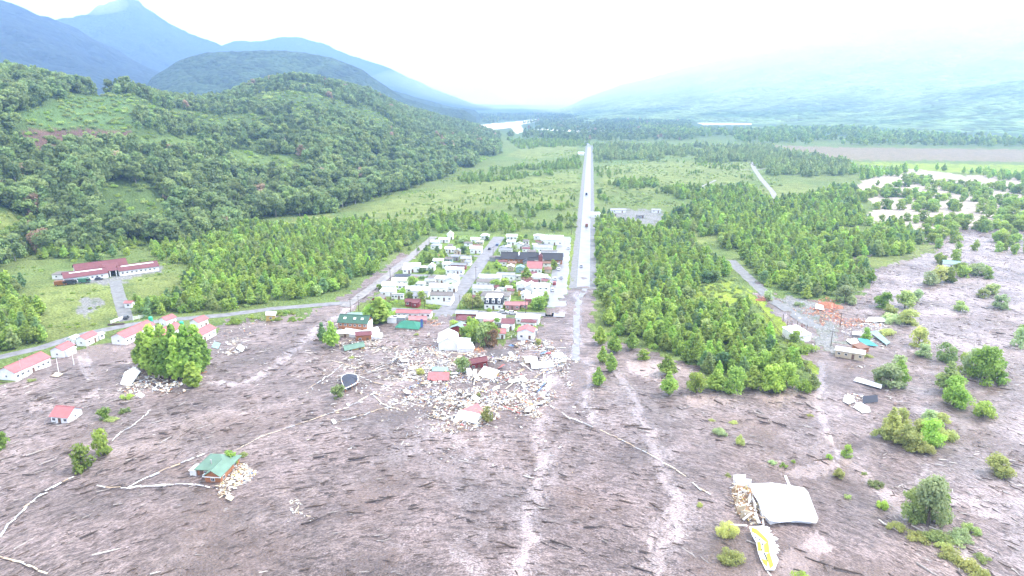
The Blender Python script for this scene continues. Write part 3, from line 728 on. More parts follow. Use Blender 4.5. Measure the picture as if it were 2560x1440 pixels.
# ------------------------------------------------------------------ woods
HIGHWAY_L, HIGHWAY_R = 1480, 1485
CLEAR = [[(55, 285), (170, 243), (300, 232), (345, 300), (330, 325), (70, 320)], [(25, 345), (70, 325), (200, 320), (335, 326), (330, 360), (250, 392), (90, 405)], [(555, 378), (700, 372), (785, 415), (730, 470), (640, 458), (555, 425)],
         [(350, 345), (480, 342), (570, 362), (490, 398), (350, 390)], [(-300, 518), (92, 534), (62, 604), (-300, 622)]]
ZONES = [  # kind, leaves, spacing m, height range, polygon, share kept, clump noise scale (0 = even), name of the wood
 ("young", "young", 4.6, (6.5, 10), [(1488, 565), (1560, 568), (1700, 600), (1800, 640), (1830, 665), (1850, 700), (1720, 715), (1705, 770), (1790, 800), (1860, 775), (1880, 780), (1935, 850), (1990, 930), (1975, 955), (1900, 955), (1800, 945), (1775, 915), (1650, 880), (1565, 858), (1490, 850)], .96, 0, "the dense wood right of the highway"),
 ("shrub", "shrub", 4.0, (1.4, 2.6), [(1705, 715), (1850, 700), (1885, 770), (1980, 870), (2030, 950), (1990, 930), (1880, 780), (1790, 800), (1705, 770)], .8, 0, "the shrubby clearing in the wood"),
 ("young", "young", 6.0, (5, 8), [(1488, 480), (1515, 480), (1520, 530), (1560, 566), (1488, 565)], .6, 30, "the wood beside the gravel yard"),
 ("young", "young", 5.4, (6.5, 10.5), [(1860, 655), (1800, 595), (1700, 575), (1640, 566), (1690, 535), (1760, 525), (1900, 520), (2130, 520), (2200, 560), (2330, 598), (2235, 640), (2145, 640), (2190, 690), (2140, 732), (2000, 745), (1940, 738)], .93, 60, "the broad wood between lane and mudflow"),
 ("young", "young", 7.0, (6, 10), [(1640, 478), (1880, 470), (1900, 500), (2000, 500), (2060, 480), (2140, 470), (2150, 530), (1900, 525), (1760, 520), (1690, 500)], .9, 60, "the far wood beyond the gravel yard"),
 ("young", "young", 7.0, (6, 9), [(1518, 458), (1560, 452), (1640, 458), (1660, 468), (1540, 474)], .9, 0, "the dark copse in the pale meadow"),
 ("young", "young", 5.0, (5.5, 9.5), [(0, 618), (60, 600), (200, 595), (500, 560), (700, 572), (880, 550), (940, 560), (1060, 575), (1066, 592), (1000, 640), (925, 690), (880, 738), (640, 765), (420, 790), (362, 792), (352, 772), (420, 745), (490, 715), (478, 672), (430, 655), (330, 640), (0, 645)], .9, 45, "the wood left of the village"),
 ("young", "young", 5.5, (7, 11), [(-300, 690), (40, 715), (85, 760), (92, 858), (-20, 895), (-300, 930)], .95, 0, "the wood on the left edge"),
 ("shrub", "young", 4.5, (1.5, 3), [(540, 812), (600, 795), (700, 772), (772, 776), (745, 808), (640, 812)], .75, 0, "the scrub by the gravel road"),
 ("young", "young", 7.5, (5.5, 9), [(1000, 570), (1180, 535), (1260, 522), (1440, 515), (1440, 582), (1255, 582), (1110, 580)], .62, 40, "the wood behind the village"),
 ("young", "young", 10, (2.0, 5), [(920, 535), (1180, 450), (1440, 400), (1450, 520), (1260, 522), (1000, 575)], .22, 55,  "the scattered trees on the meadow"),
 ("shrub", "young", 9, (1.0, 2.4), [(700, 560), (900, 480), (1200, 420), (1450, 370), (1450, 440), (940, 535), (760, 575)], .5, 40, "meadow"),
 ("shrub", "shrub", 10, (1.2, 3.0), [(1490, 368), (1900, 368), (1950, 470), (1880, 520), (1490, 480)], .55, 40, "meadow"),
 ("shrub", "young", 7, (.8, 1.8), [(-100, 630), (480, 660), (470, 720), (340, 780), (60, 860), (90, 720)], .3, 25, "meadow"),

 ("young", "young", 8, (5, 9), [(1140, 445), (1300, 420), (1452, 395), (1452, 425), (1180, 462)], .7, 60, "the belt across the meadow"),
 ("young", "young", 9, (5, 9), [(1270, 352), (1468, 345), (1468, 366), (1300, 374)], .75, 0, "the belt at the road's far end"),
 ("young", "young", 9, (2.5, 6), [(1490, 405), (1880, 405), (1890, 470), (1640, 480), (1490, 480)], .16, 60, "the scattered trees right of the road"),
 ("young", "shrub", 9, (6, 14), [(1488, 366), (1880, 366), (2130, 412), (2110, 442), (1950, 440), (1870, 408), (1650, 400), (1488, 402)], .75, 60, "the belt below the pale flats"),
 ("young", "bright", 10, (8, 13), [(2110, 418), (2560, 442), (3000, 445), (3000, 480), (2560, 470), (2420, 448), (2290, 428), (2160, 452)], .6, 70, "the yellow-green trees by the flood"),
 ("round", "young", 9, (6, 11), [(2140, 470), (2250, 450), (2460, 470), (2900, 480), (2900, 620), (2560, 580), (2330, 600), (2230, 620), (2180, 560)], .42, 35, "the flooded trees right of the wood"),
 ("round", "young", 11, (5, 9), [(2200, 620), (2560, 560), (2900, 600), (2900, 800), (2560, 720), (2420, 740), (2200, 690)], .22, 30, "the drowned trees in the mud"),
 ("old", "old", 17, (8, 18), [(1190, 288), (1500, 284), (1720, 300), (1740, 352), (1480, 356), (1280, 346), (1240, 332)], .7, 120, "far"),
 ("old", "young", 17, (9, 20), [(1560, 312), (1700, 318), (2100, 322), (2400, 345), (3000, 336), (3000, 364), (2400, 368), (1900, 360), (1700, 354)], .72, 120, "far"),
 ("shrub", "shrub", 6, (1.2, 2.6), [(940, 530), (1450, 440), (1450, 580), (1100, 580)], .35, 20, "meadow"),
 ("shrub", "shrub", 6, (1.2, 2.8), [(1490, 480), (1640, 480), (1800, 560), (1800, 640), (1700, 600), (1560, 566), (1490, 560)], .4, 20, "meadow"),
]
ROADS_PX = [[(1457, 720), (1473, 365)], [(1942, 505), (1885, 418)], [(1828, 650), (1900, 740), (1980, 800)], [(0, 893), (100, 870), (220, 835), (330, 812), (420, 800), (560, 788), (680, 772), (800, 762), (870, 758)], [(292, 705), (318, 800)], [(860, 770), (1085, 590)],
            [(1110, 790), (1245, 600)], [(1100, 592), (1430, 588)]]
cand = []
def zone_points(poly, sp):
    W = np.array([gp(max(-600, min(3100, a)), b)[:2] for a, b in poly])
    x0, y0 = W.min(0); x1, y1 = W.max(0)
    gx, gy = np.meshgrid(np.arange(x0, x1 + sp, sp), np.arange(y0, y1 + sp, sp))
    gx = gx + (rng.rand(*gx.shape) - .5) * sp * .95; gy = gy + (rng.rand(*gx.shape) - .5) * sp * .95
    return gx.ravel(), gy.ravel()
ROADS_W = [[tuple(gp(*p)[:2]) for p in r] for r in ROADS_PX]
for (kind, mat, sp, hr, poly, keep, clump, zname) in ZONES:
    x, y = zone_points(poly, sp)
    px, py = proj(x, y, np.zeros_like(x))
    jg = np.clip((py - 245) / 250, .08, 2) * 1.0
    jx_, jy_ = px + (fbm(x / 22, y / 22, 71, 3) - .5) * 70 * jg, py + (fbm(x / 22, y / 22, 72, 3) - .5) * 26 * jg
    ok = inpoly(jx_, jy_, poly) & (rng.rand(len(x)) < (keep if not clump else 1)) & (px > -260) & (px < 2860)
    if clump:
        nz = fbm(x / clump, y / clump, int(sp * 10) + int(keep * 100), 3)
        ok &= nz > np.quantile(nz[ok], 1 - keep) if ok.any() else ok
    for r, wd in zip(ROADS_W, (8, 5, 7, 6, 6, 8, 8, 8)): ok &= seg_dist(x, y, r) > wd
    for P in WHITE: ok &= ~(inpoly(px, py, P) | inpoly(px, py - 9, P) | inpoly(px, py - 17, P))
    for P in GRAVEL[:1]: ok &= ~inpoly(px, py, P)
    x, y = x[ok], y[ok]
    h = hr[0] + (hr[1] - hr[0]) * (.15 + .85 * rng.rand(len(x)) ** 1.2) * (.7 + .5 * fbm(x / 25, y / 25, 4, 2))
    for a, b, c in zip(x, y, h):
        k2, m2 = kind, mat
        if kind == "young" and sp < 8:
            q = rng.rand()
            if q < .22: k2, c = "round", c * .85
            elif q > .90: k2, c = "shrub", c * .35
            u = rng.rand(); m2 = "bright" if u < .16 else "dark" if u < .26 else "shrub" if u < .36 else mat
            if k2 == "shrub": m2 = "shrub" if u < .5 else "young"
        cand.append((a, b, 0.0, c, k2, m2, zname))
# the hill: tall old forest, bushy clearings
def hill_points():
    x, y = np.meshgrid(np.arange(-1350, 120, 7.2), np.arange(380, 1980, 7.2))
    x = (x + (rng.rand(*x.shape) - .5) * 8).ravel(); y = (y + (rng.rand(*y.shape) - .5) * 8).ravel()
    z = height(x, y); D = np.hypot(x, y); az = np.arctan2(x, y)
    px, py = proj(x, y, z)
    f, c = lerp_tab(HILL_T, az, 1), lerp_tab(HILL_T, az, 2)
    ok = (px > -300) & (D > f - 25 + 60 * (fbm(x / 60, y / 60, 19, 3) - .5)) & (az > -1.0) & (az < HILL_T[-1][0]) & (D < c * 1.10) & (px < 1300)
    cl = np.zeros(len(x), bool)
    ja = (fbm(x / 40, y / 40, 44, 3) - .5) * 70; jb = (fbm(x / 40, y / 40, 45, 3) - .5) * 40
    for P in CLEAR: cl |= inpoly(px + ja, py + jb, P)
    cl |= (fbm(x / 70, y / 70, 46, 3) > .635) & (px > 250)
    for i in np.where(ok)[0]:
        if cl[i]:
            if inpoly(px[i:i+1], py[i:i+1], CLEAR[0])[0] or rng.rand() < .95: cand.append((x[i], y[i], z[i], 1.0 + 4.5 * rng.rand() ** 2, "shrub", "shrub" if rng.rand() < .6 else "young", "meadow"))
            continue
        low = fbm(x[i] / 90, y[i] / 90, 61, 3)
        u = (D[i] - f[i]) / (c[i] - f[i])
        if rng.rand() < .93:
            big = 18.5 if u < .35 or px[i] < 320 else 12.5
            cand.append((x[i], y[i], z[i] - .4, big * (.55 + .6 * rng.rand()) * (.8 + .4 * low), ("old", "old", "old", "young", "round")[rng.randint(5)], "old", "the forest on the hill"))
hill_points()

# hedges and bushes in the gardens
gx, gy = zone_points([(1090, 590), (1432, 590), (1385, 775), (965, 770)], 7.5)
pq, pr = proj(gx, gy, np.zeros_like(gx)); okg = inpoly(pq, pr, [(1092, 592), (1400, 592), (1372, 770), (968, 768)]) & (rng.rand(len(gx)) < .5)
for r_, wd in zip([[tuple(gp(*p)[:2]) for p in r] for r in ([(1106, 792), (1128, 755), (1178, 690), (1248, 592)], [(1388, 792), (1412, 592)], [(985, 687), (1260, 688)], [(1110, 637), (1395, 643)])], (6, 6, 5, 5)): okg &= seg_dist(gx, gy, r_) > wd
for a_, b_ in zip(gx[okg], gy[okg]):
    u = rng.rand(); cand.append((a_, b_, 0.0, 1.2 + 2.6 * u, "shrub" if u < .6 else "round", ["young", "bright", "shrub", "dark"][rng.randint(4)], "the village gardens"))
# the largest as individuals, the rest as one object of each sort
budget = {"tree": 300 - sum(1 for s in special_roots if s[2] != "shrub"), "shrub": 120}
size = np.array([c[3] * FPX / math.hypot(c[0], c[1]) for c in cand])
order = np.argsort(-size)
single, rest = [], []
for i in order:
    c = cand[i]; k = "shrub" if c[4] == "shrub" else "tree"
    if budget[k] > 0 and 0 < float(proj(c[0], c[1], c[2])[0]) < 2560 and (k == "tree" or c[6] != "meadow"): single.append(c); budget[k] -= 1
    else: rest.append(c)
WPHR = {"young": "young green tree", "old": "tall forest tree", "round": "rounded green tree", "shrub": "grey-green shrub"}
labs = rank_labels([(c[0], c[1], WPHR[c[4]]) for c in single], 10)
for c, lb in zip(single, labs):
    o = plant(c[4], c[5], c[0], c[1], c[2] - .1, c[3], .9 + .35 * rng.rand(), rng.randint(4), rng.rand() * 6.28, 1 if c[3] * FPX / math.hypot(c[0], c[1]) > 44 else 0)
    o["label"] = lb if lb else f"{WPHR[c[4]]} in {c[6]}"
    o["group"] = ("trees of " if c[4] != "shrub" else "shrubs of ") + c[6]

def scatter(name, pts, kinds, nvar=4):
    """ONE object of instanced plants: pts rows (x, y, z, height, kind, leaves, zone)"""
    me = bpy.data.meshes.new(name)
    n = len(pts)
    me.vertices.add(n)
    me.vertices.foreach_set("co", np.array([[p[0], p[1], p[2] - .1] for p in pts], np.float32).ravel())
    vidx = np.array([kinds.index((p[4], p[5])) * nvar + rng.randint(nvar) for p in pts], np.int32)
    hs = np.array([p[3] for p in pts]); ws = hs * (.82 + .4 * rng.rand(n)) * np.array([.92 if p[4] == "round" and p[5] == "old" else 1 for p in pts])
    a = me.attributes.new("siz", 'FLOAT_VECTOR', 'POINT'); a.data.foreach_set("vector", np.stack([ws, ws, hs], 1).astype(np.float32).ravel())
    a = me.attributes.new("turn", 'FLOAT_VECTOR', 'POINT'); a.data.foreach_set("vector", np.stack([(rng.rand(n) - .5) * .12, (rng.rand(n) - .5) * .12, rng.rand(n) * 6.28], 1).astype(np.float32).ravel())
    a = me.attributes.new("vari", 'INT', 'POINT'); a.data.foreach_set("value", vidx)
    o = link(bpy.data.objects.new(name, me))
    ng = bpy.data.node_groups.new(name, 'GeometryNodeTree')
    ng.interface.new_socket("Geometry", in_out='INPUT', socket_type='NodeSocketGeometry')
    ng.interface.new_socket("Geometry", in_out='OUTPUT', socket_type='NodeSocketGeometry')
    N, L = ng.nodes, ng.links
    gi, go = N.new("NodeGroupInput"), N.new("NodeGroupOutput")
    iop = N.new("GeometryNodeInstanceOnPoints"); jn = N.new("GeometryNodeJoinGeometry")
    L.new(gi.outputs[0], iop.inputs["Points"])
    for kd, mt in reversed(kinds):
        for v in reversed(range(nvar)):
            src = proto[(kd, mt, v)]
            oi = N.new("GeometryNodeObjectInfo"); oi.inputs["Object"].default_value = src; oi.inputs["As Instance"].default_value = True
            L.new(oi.outputs["Geometry"], jn.inputs[0])
    L.new(jn.outputs[0], iop.inputs["Instance"])
    iop.inputs["Pick Instance"].default_value = True
    def named(nm, dt):
        x = N.new("GeometryNodeInputNamedAttribute"); x.data_type = dt; x.inputs["Name"].default_value = nm; return x.outputs["Attribute"]
    L.new(named("vari", 'INT'), iop.inputs["Instance Index"])
    L.new(named("turn", 'FLOAT_VECTOR'), iop.inputs["Rotation"]); L.new(named("siz", 'FLOAT_VECTOR'), iop.inputs["Scale"])
    L.new(iop.outputs[0], go.inputs[0])
    md = o.modifiers.new("plants", 'NODES'); md.node_group = ng
    tag(o, kind="stuff")
    return o

# the plants that the masses repeat are crowns of single trees already standing in the scene
proto = {}
need = {(c[4], c[5]) for c in rest}
def crown_standing(kd, mt, v):
    me, tk = variant(kd, mt, v, 0)
    for ob in sc.collection.objects:
        if ob.data is me: return ob
    cs = [c for c in rest if (c[4], c[5]) == (kd, mt)]
    c = cs[0]; rest.remove(c)
    o = plant(kd, mt, c[0], c[1], c[2] - .1, c[3], 1.0, v, rng.rand() * 6.28)
    o["label"] = f"{ADJ.get(mt, 'dark old')} {WHAT.get(kd, 'forest tree')} {['outermost', 'tallest', 'broadest', 'thinnest'][v]} in {c[6] if c[6] not in ('far', 'meadow') else 'the far plain'}"
    o["group"] = "trees of " + c[6]
    return o.children[0] if o.children[0].name.startswith("crown") else o.children[1]
for kd, mt in sorted(need):
    for v in range(4): proto[(kd, mt, v)] = crown_standing(kd, mt, v)
def kinds_of(pts): return sorted({(p[4], p[5]) for p in pts})
hillp = [c for c in rest if c[6] == "the forest on the hill"]
shr = [c for c in rest if c[4] == "shrub"]
farp = [c for c in rest if c[6] == "far"]
woodp = [c for c in rest if c[4] != "shrub" and c[6] not in ("far", "the forest on the hill")]
for nm, pts in (("hill_forest", hillp), ("scrub", shr), ("far_forest", farp), ("woodland", woodp)):
    scatter(nm, pts, kinds_of(pts))
print("TREES", len(single), len(rest), {k: sum(1 for c in rest if c[6] == k) for k in {c[6] for c in rest}})

# ------------------------------------------------------------------ roads
ASPHALT = surf("wet_asphalt", (.22, .22, .235), .32, .25, .15)
GRAVELM = surf("gravel_road", (.175, .175, .19), .8, .3, .3)
SHOULDER = surf("gravel_shoulder", (.16, .163, .168), .85, .3, .4)
TRACKM = surf("pale_track", (.20, .187, .182), .6, .35, .4)
def strip(name, pts, width, z, mat, label, jitter=.12, step=4.0):
    P = [Vector(p[:2]) for p in pts]; Q = []
    for a, b in zip(P[:-1], P[1:]):
        n = max(1, int((b - a).length / step))
        Q += [a.lerp(b, i / n) for i in range(n)]
    Q.append(P[-1]); b = MB(); rs = random.Random(len(Q)); L = []; Rr = []
    for i, q in enumerate(Q):
        d = (Q[min(i + 1, len(Q) - 1)] - Q[max(i - 1, 0)]).normalized(); nrm = Vector((-d.y, d.x))
        w = width / 2
        L.append((*(q + nrm * w * (1 + rs.uniform(-jitter, jitter))), z)); Rr.append((*(q - nrm * w * (1 + rs.uniform(-jitter, jitter))), z))
    n = len(Q)
    b.faces(L + Rr, [(i, n + i, n + i + 1, i + 1) for i in range(n - 1)])
    o = b.build(name, mat)
    return tag(o, label, "road", kind="structure")
pxs = lambda L: [gp(*p) for p in L]
strip("highway_shoulder", pxs([(1457, 722), (1473, 364)]), 15, .03, SHOULDER, "grey gravel shoulders of the straight highway", .06)
strip("highway", pxs([(1458, 718), (1473.2, 364)]), 7.2, .06, ASPHALT, "straight wet highway running to the end of the valley", .02)
strip("road", pxs([(1473, 366), (1467, 358), (1462, 352)]), 8, .06, ASPHALT, "far bend of the highway", .02)
strip("frontage_street", pxs([(1388, 792), (1398, 700), (1412, 592)]), 9.5, .04, ASPHALT, "wet street along the front row of the village")
strip("street", pxs([(1106, 792), (1128, 755), (1178, 690), (1248, 592)]), 8.5, .05, GRAVELM, "grey village street running parallel to the highway", .05)
strip("cross_street", pxs([(958, 773), (1100, 779), (1240, 782), (1384, 787)]), 6.0, .04, GRAVELM, "lower cross street of the village", .06)
strip("cross_street", pxs([(985, 687), (1120, 690), (1260, 688)]), 5.5, .035, GRAVELM, "middle cross street of the village", .06)
strip("cross_street", pxs([(1110, 637), (1215, 641), (1395, 643)]), 5.0, .035, GRAVELM, "upper cross street of the village", .06)
strip("street", pxs([(862, 768), (905, 738), (960, 697), (1020, 648), (1085, 592)]), 5.5, .25, TRACKM, "pale muddy track along the left side of the village", .15)
strip("gravel_road", pxs([(-120, 915), (0, 893), (100, 870), (160, 851), (220, 833), (330, 811), (420, 800), (560, 788), (680, 772), (800, 762), (868, 757)]), 6.0, .05, GRAVELM, "grey gravel road curving past the red-roofed houses", .05)
strip("driveway", pxs([(287, 702), (297, 740), (318, 802)]), 6.0, .055, SHOULDER, "gravel driveway up to the long red-roofed complex", .06)
strip("lane", pxs([(1826, 650), (1850, 675), (1890, 712), (1930, 750), (1985, 785), (2040, 820)]), 6.5, .05, SHOULDER, "ruined gravel lane beside the wood", .12)
strip("track", pxs([(1878, 405), (1887, 424), (1905, 450), (1930, 478), (1943, 505)]), 6, .05, TRACKM, "pale track across the far meadow", .1)
strip("track", pxs([(1720, 482), (1755, 466), (1790, 450)]), 3, .05, TRACKM, "thin pale path in the pale meadow", .1)
strip("track", pxs([(1840, 423), (1887, 425), (1915, 421)]), 4, .045, TRACKM, "short pale crossing on the far meadow", .1)
strip("road_remnant", pxs([(1462, 722), (1452, 742), (1443, 765), (1440, 800), (1443, 850), (1439, 872), (1440, 902)]), 3.0, .10, surf("wet_slab", (.20, .195, .20), .35, .45, .5), "broken pale strip of highway left in the mud", .22, 2.5)

# ------------------------------------------------------------------ building materials
WALLC = {"white": (.78, .78, .77), "cream": (.50, .42, .30), "red": (.22, .03, .03), "orange": (.34, .14, .06), "blue": (.06, .12, .30), "pink": (.36, .19, .19), "grey": (.28, .29, .31), "teal": (.24, .36, .35), "yellow": (.48, .34, .10)}
ROOFC = {"white": (.74, .76, .78), "red": (.35, .12, .125), "darkred": (.135, .038, .047), "green": (.015, .16, .10), "palegreen": (.115, .205, .155), "black": (.02, .022, .032), "teal": (.20, .31, .30), "grey": (.20, .21, .24), "slate": (.026, .033, .055), "pink": (.34, .15, .155), "rust": (.18, .09, .06), "moss": (.035, .10, .065), "cyan": (.04, .28, .33), "zinc": (.27, .28, .30), "dull": (.14, .125, .12)}
W = {k: surf("wall_" + k, v, .75, .12, .5, .18) for k, v in WALLC.items()}
RF = {k: surf("roof_" + k, v, .68, .16, .45, .12, wave=.35) for k, v in ROOFC.items()}
FRAME = surf("window_frame", (.75, .74, .72), .6, .1)
GLASS = surf("window_glass", (.035, .04, .05), .12, .2)
DOORM = surf("door_wood", (.16, .09, .06), .7, .3)
CONC = surf("concrete", (.36, .35, .34), .85, .2)
WOODP = surf("pale_timber", (.52, .42, .28), .8, .3, 2)
WOODD = surf("dark_timber", (.085, .062, .05), .9, .35, 2)

def _win(w, h):
    b = MB(); b.box((0, 0, 0), (w, .06, h), 0); b.box((0, -.034, 0), (w * .8, .012, h * .8), 1)
    b.box((0, -.045, 0), (.05, .02, h * .8), 0)
    return b.mesh("window", [FRAME, GLASS])
WIN = _win(1.15, 1.0); WIN_S = _win(.8, .8)
def _door():
    b = MB(); b.box((0, 0, 1.0), (.95, .08, 2.0)); b.box((.35, -.06, 1.0), (.05, .05, .14)); return b.mesh("door", DOORM)
DOOR = _door()
def put(name, me, parent, loc, rz=0.0):
    o = link(bpy.data.objects.new(name, me), parent); o.location = loc; o.rotation_euler = (0, 0, rz); return o

def gable_wall(b, x0, x1, y0, y1, h, hr, z0=0, mi=0):
    ym = (y0 + y1) / 2
    pr = [(y0, z0), (y1, z0), (y1, h), (ym, hr), (y0, h)]
    A = [(x0, y, z) for y, z in pr]; B = [(x1, y, z) for y, z in pr]
    n = 5
    b.faces(A + B, [tuple(reversed(range(n))), tuple(range(n, 2 * n))] + [(i, (i + 1) % n, n + (i + 1) % n, n + i) for i in range(n)], mi)

def gable_roof(b, x0, x1, y0, y1, h, hr, ov=.4, th=.12, mi=0):
    ym = (y0 + y1) / 2; s = (hr - h) / (ym - y0); dz = s * ov; up = .14
    b.slab([(x0 - ov, y0 - ov, h - dz + up), (x1 + ov, y0 - ov, h - dz + up), (x1 + ov, ym, hr + up), (x0 - ov, ym, hr + up)], th, mi)
    b.slab([(x1 + ov, y1 + ov, h - dz + up), (x0 - ov, y1 + ov, h - dz + up), (x0 - ov, ym, hr + up + .004), (x1 + ov, ym, hr + up + .004)], th, mi)
    b.box(((x0 + x1) / 2, ym, hr + up + .05), (x1 - x0 + 2 * ov, .3, .08), mi)

def hip_roof(b, x0, x1, y0, y1, h, hr, ov=.4, mi=0):
    x0 -= ov; x1 += ov; y0 -= ov; y1 += ov
    if x1 - x0 >= y1 - y0: k = (y1 - y0) / 2 * .85; a = (x0 + k, (y0 + y1) / 2, hr); c = (x1 - k, (y0 + y1) / 2, hr)
    else: k = (x1 - x0) / 2 * .85; a = ((x0 + x1) / 2, y0 + k, hr); c = ((x0 + x1) / 2, y1 - k, hr)
    z = h + .02; e = [(x0, y0, z), (x1, y0, z), (x1, y1, z), (x0, y1, z)]
    P = e + [a, c]
    if x1 - x0 >= y1 - y0: b.faces(P, [(0, 1, 5, 4), (2, 3, 4, 5), (1, 2, 5), (3, 0, 4)], mi)
    else: b.faces(P, [(0, 1, 4), (1, 2, 5, 4), (2, 3, 5), (3, 0, 4, 5)], mi)
    b.faces([(p[0], p[1], z) for p in e] + [(p[0], p[1], z - .14) for p in e], [(0, 4, 5, 1), (1, 5, 6, 2), (2, 6, 7, 3), (3, 7, 4, 0), (7, 6, 5, 4)], mi)

BUILT = []
S_L, S_W = .70, .64
def house(px, py, L, Wd, h, rot, roof, wall, kind, label, name="house", pitch=.42, nwin=2, door=True, chim=False, tilt=(0, 0), sink=0.0, porch=None, z=0.0):
    if roof == "white": roof = ("white", "zinc", "white", "dull", "zinc", "white", "white")[(int(px) * 7 + int(py) * 3) % 7] if not isinstance(px, Vector) and h < 3.5 and py < 800 else roof
    L, Wd = L * S_L, Wd * S_W
    if porch: porch = (porch[0] * S_L, porch[1] * S_L, porch[2] * S_W) + tuple(porch[3:])
    p = gp(px, py, 0) if not isinstance(px, Vector) else px
    root = empty(name, (p.x, p.y, z - sink), STREET + R(rot), tilt)
    tag(root, label, "shed" if name == "shed" else "trailer" if name == "trailer" else "warehouse" if name == "warehouse" else "house")
    x0, x1, y0, y1 = -L / 2, L / 2, -Wd / 2, Wd / 2
    hr = h + Wd / 2 * pitch
    w = MB(); r = MB()
    if kind == "gable": gable_wall(w, x0, x1, y0, y1, h, hr, -.3); gable_roof(r, x0, x1, y0, y1, h, hr)
    elif kind == "gabley":                        # ridge towards the viewer
        hr = h + L / 2 * pitch
        M = Matrix.Rotation(math.pi / 2, 4, 'Z'); t1, t2 = MB(), MB()
        gable_wall(t1, y0, y1, x0, x1, h, hr, -.3); gable_roof(t2, y0, y1, x0, x1, h, hr)
        for s, d in ((t1, w), (t2, r)):
            s.v = [tuple(M @ Vector(q)) for q in s.v]; d.v, d.f, d.m, d.a = s.v, s.f, s.m, s.a
    elif kind == "hip": w.box((0, 0, (h - .3) / 2), (L, Wd, h + .3)); hip_roof(r, x0, x1, y0, y1, h, hr)
    elif kind == "shed":                          # single slope, high at the back
        hb = h + Wd * pitch * .4
        w.faces([(x0, y0, -.3), (x1, y0, -.3), (x1, y1, -.3), (x0, y1, -.3), (x0, y0, h), (x1, y0, h), (x1, y1, hb), (x0, y1, hb)], [(3, 2, 1, 0), (4, 5, 6, 7), (0, 1, 5, 4), (1, 2, 6, 5), (2, 3, 7, 6), (3, 0, 4, 7)])
        r.slab([(x0 - .3, y0 - .3, h + .05), (x1 + .3, y0 - .3, h + .05), (x1 + .3, y1 + .3, hb + .16), (x0 - .3, y1 + .3, hb + .16)], .12)
    else:                                         # flat
        w.box((0, 0, (h - .3) / 2), (L, Wd, h + .3)); r.box((0, 0, h + .1), (L + .3, Wd + .3, .2))
    w.build("wall", W[wall], root)
    rf = r.build("roof", RF[roof], root)
    wz = min(1.5, h * .62)
    if nwin:
        xs = [x0 + L * (i + .5) / nwin for i in range(nwin)]
        dk = nwin // 2 if door and nwin > 1 else None
        for i, xx in enumerate(xs):
            if i == dk: put("door", DOOR, root, (xx, y0 - .045, 0))
            else: put("window", WIN, root, (xx, y0 - .034, wz))
            if h > 4.4: put("window", WIN, root, (xx, y0 - .034, wz + 2.5))
        for k in range(1 if Wd < 9 else 2):
            yy = y0 + Wd * (k + .5) / (1 if Wd < 9 else 2)
            put("window", WIN_S, root, (x1 + .034, yy, wz), math.pi / 2); put("window", WIN_S, root, (x0 - .034, yy, wz), -math.pi / 2)
    if chim:
        c = MB(); c.tube([(L * .22, Wd * .12, h), (L * .22, Wd * .12, hr + .8)], [.16, .16], 8); c.tube([(L * .22, Wd * .12, hr + .8), (L * .22, Wd * .12, hr + .95)], [.28, .05], 8)
        c.build("chimney", CONC, rf)
    if porch:                                     # lower front part: (x centre, length, depth, height, roof, wall)
        xc, pl, pd, ph, prf, pw = porch
        b = MB(); b.box((xc, y0 - pd / 2 - .003, (ph - .3) / 2), (pl, pd, ph + .3)); an = b.build("annex", W[pw], root)
        b = MB(); b.slab([(xc - pl / 2 - .3, y0 - pd - .35, ph + .05), (xc + pl / 2 + .3, y0 - pd - .35, ph + .05), (xc + pl / 2 + .3, y0 - .01, ph + .05 + pd * .3), (xc - pl / 2 - .3, y0 - .01, ph + .05 + pd * .3)], .1)
        b.build("annex_roof", RF[prf], an)
        put("window", WIN_S, an, (xc, y0 - pd - .037, ph * .55))
    BUILT.append((p.x, p.y, max(L, Wd)))
    return root

H = house
# --- top left block
H(1126, 598, 6, 7, 4.0, 4, "white", "white", "gabley", "tall narrow white gabled house in the farthest corner of the village", pitch=.8)
H(1111, 606, 10, 6, 2.6, 0, "white", "white", "gable", "long low white house beside the rear track corner", nwin=3)
H(1189, 606, 9, 6, 2.8, 0, "white", "white", "gable", "white gabled house beside a thin tree on the far side of the green")
H(1213, 598, 8, 7, 3.0, 0, "white", "white", "hip", "white hipped house at the head of the village street", pitch=.6)
H(1091, 622, 9, 8, 2.8, -8, "white", "white", "hip", "white hipped house with pines in front by the left track", chim=True)
H(1126, 630, 9, 7, 2.6, 0, "white", "white", "gable", "white house with dark open front south of the green", nwin=3)
H(1144, 635, 6, 6, 2.6, 0, "white", "cream", "gabley", "small cream-fronted gable house between two white ones")
H(1191, 632, 11, 8, 3.4, 0, "white", "white", "gable", "large white house with hedge at the street corner", nwin=3, chim=True)
H(1138, 651, 7, 5, 2.8, 0, "grey", "grey", "shed", "greyish striped shed between grove and cream house", name="shed")
H(1166, 656, 9, 8, 3.0, 0, "white", "cream", "gable", "cream house with wide white roof at the upper street corner", nwin=3)
H(1032, 678, 13, 10, 3.6, 12, "white", "white", "gable", "big white house nearest the left track", nwin=3)
H(1018, 682, 7, 6, 2.6, 12, "white", "white", "shed", "low white lean-to house on the left track side of the grove")
H(1060, 676, 6, 5, 2.2, 0, "white", "white", "hip", "small white hipped hut below the grove")
H(1079, 675, 6, 6, 2.6, 0, "white", "white", "gabley", "white A-shaped hut behind a round tree below the grove", pitch=.7)
H(1119, 669, 8, 7, 2.8, 0, "white", "white", "hip", "white hipped house left of the long grey roof")
H(1147, 672, 13, 6, 2.8, 0, "grey", "red", "gable", "long house with grey roof and red side wall", nwin=4)
H(1128, 683, 8, 7, 3.0, 0, "white", "white", "gable", "white house left half of the pair on the middle cross street")
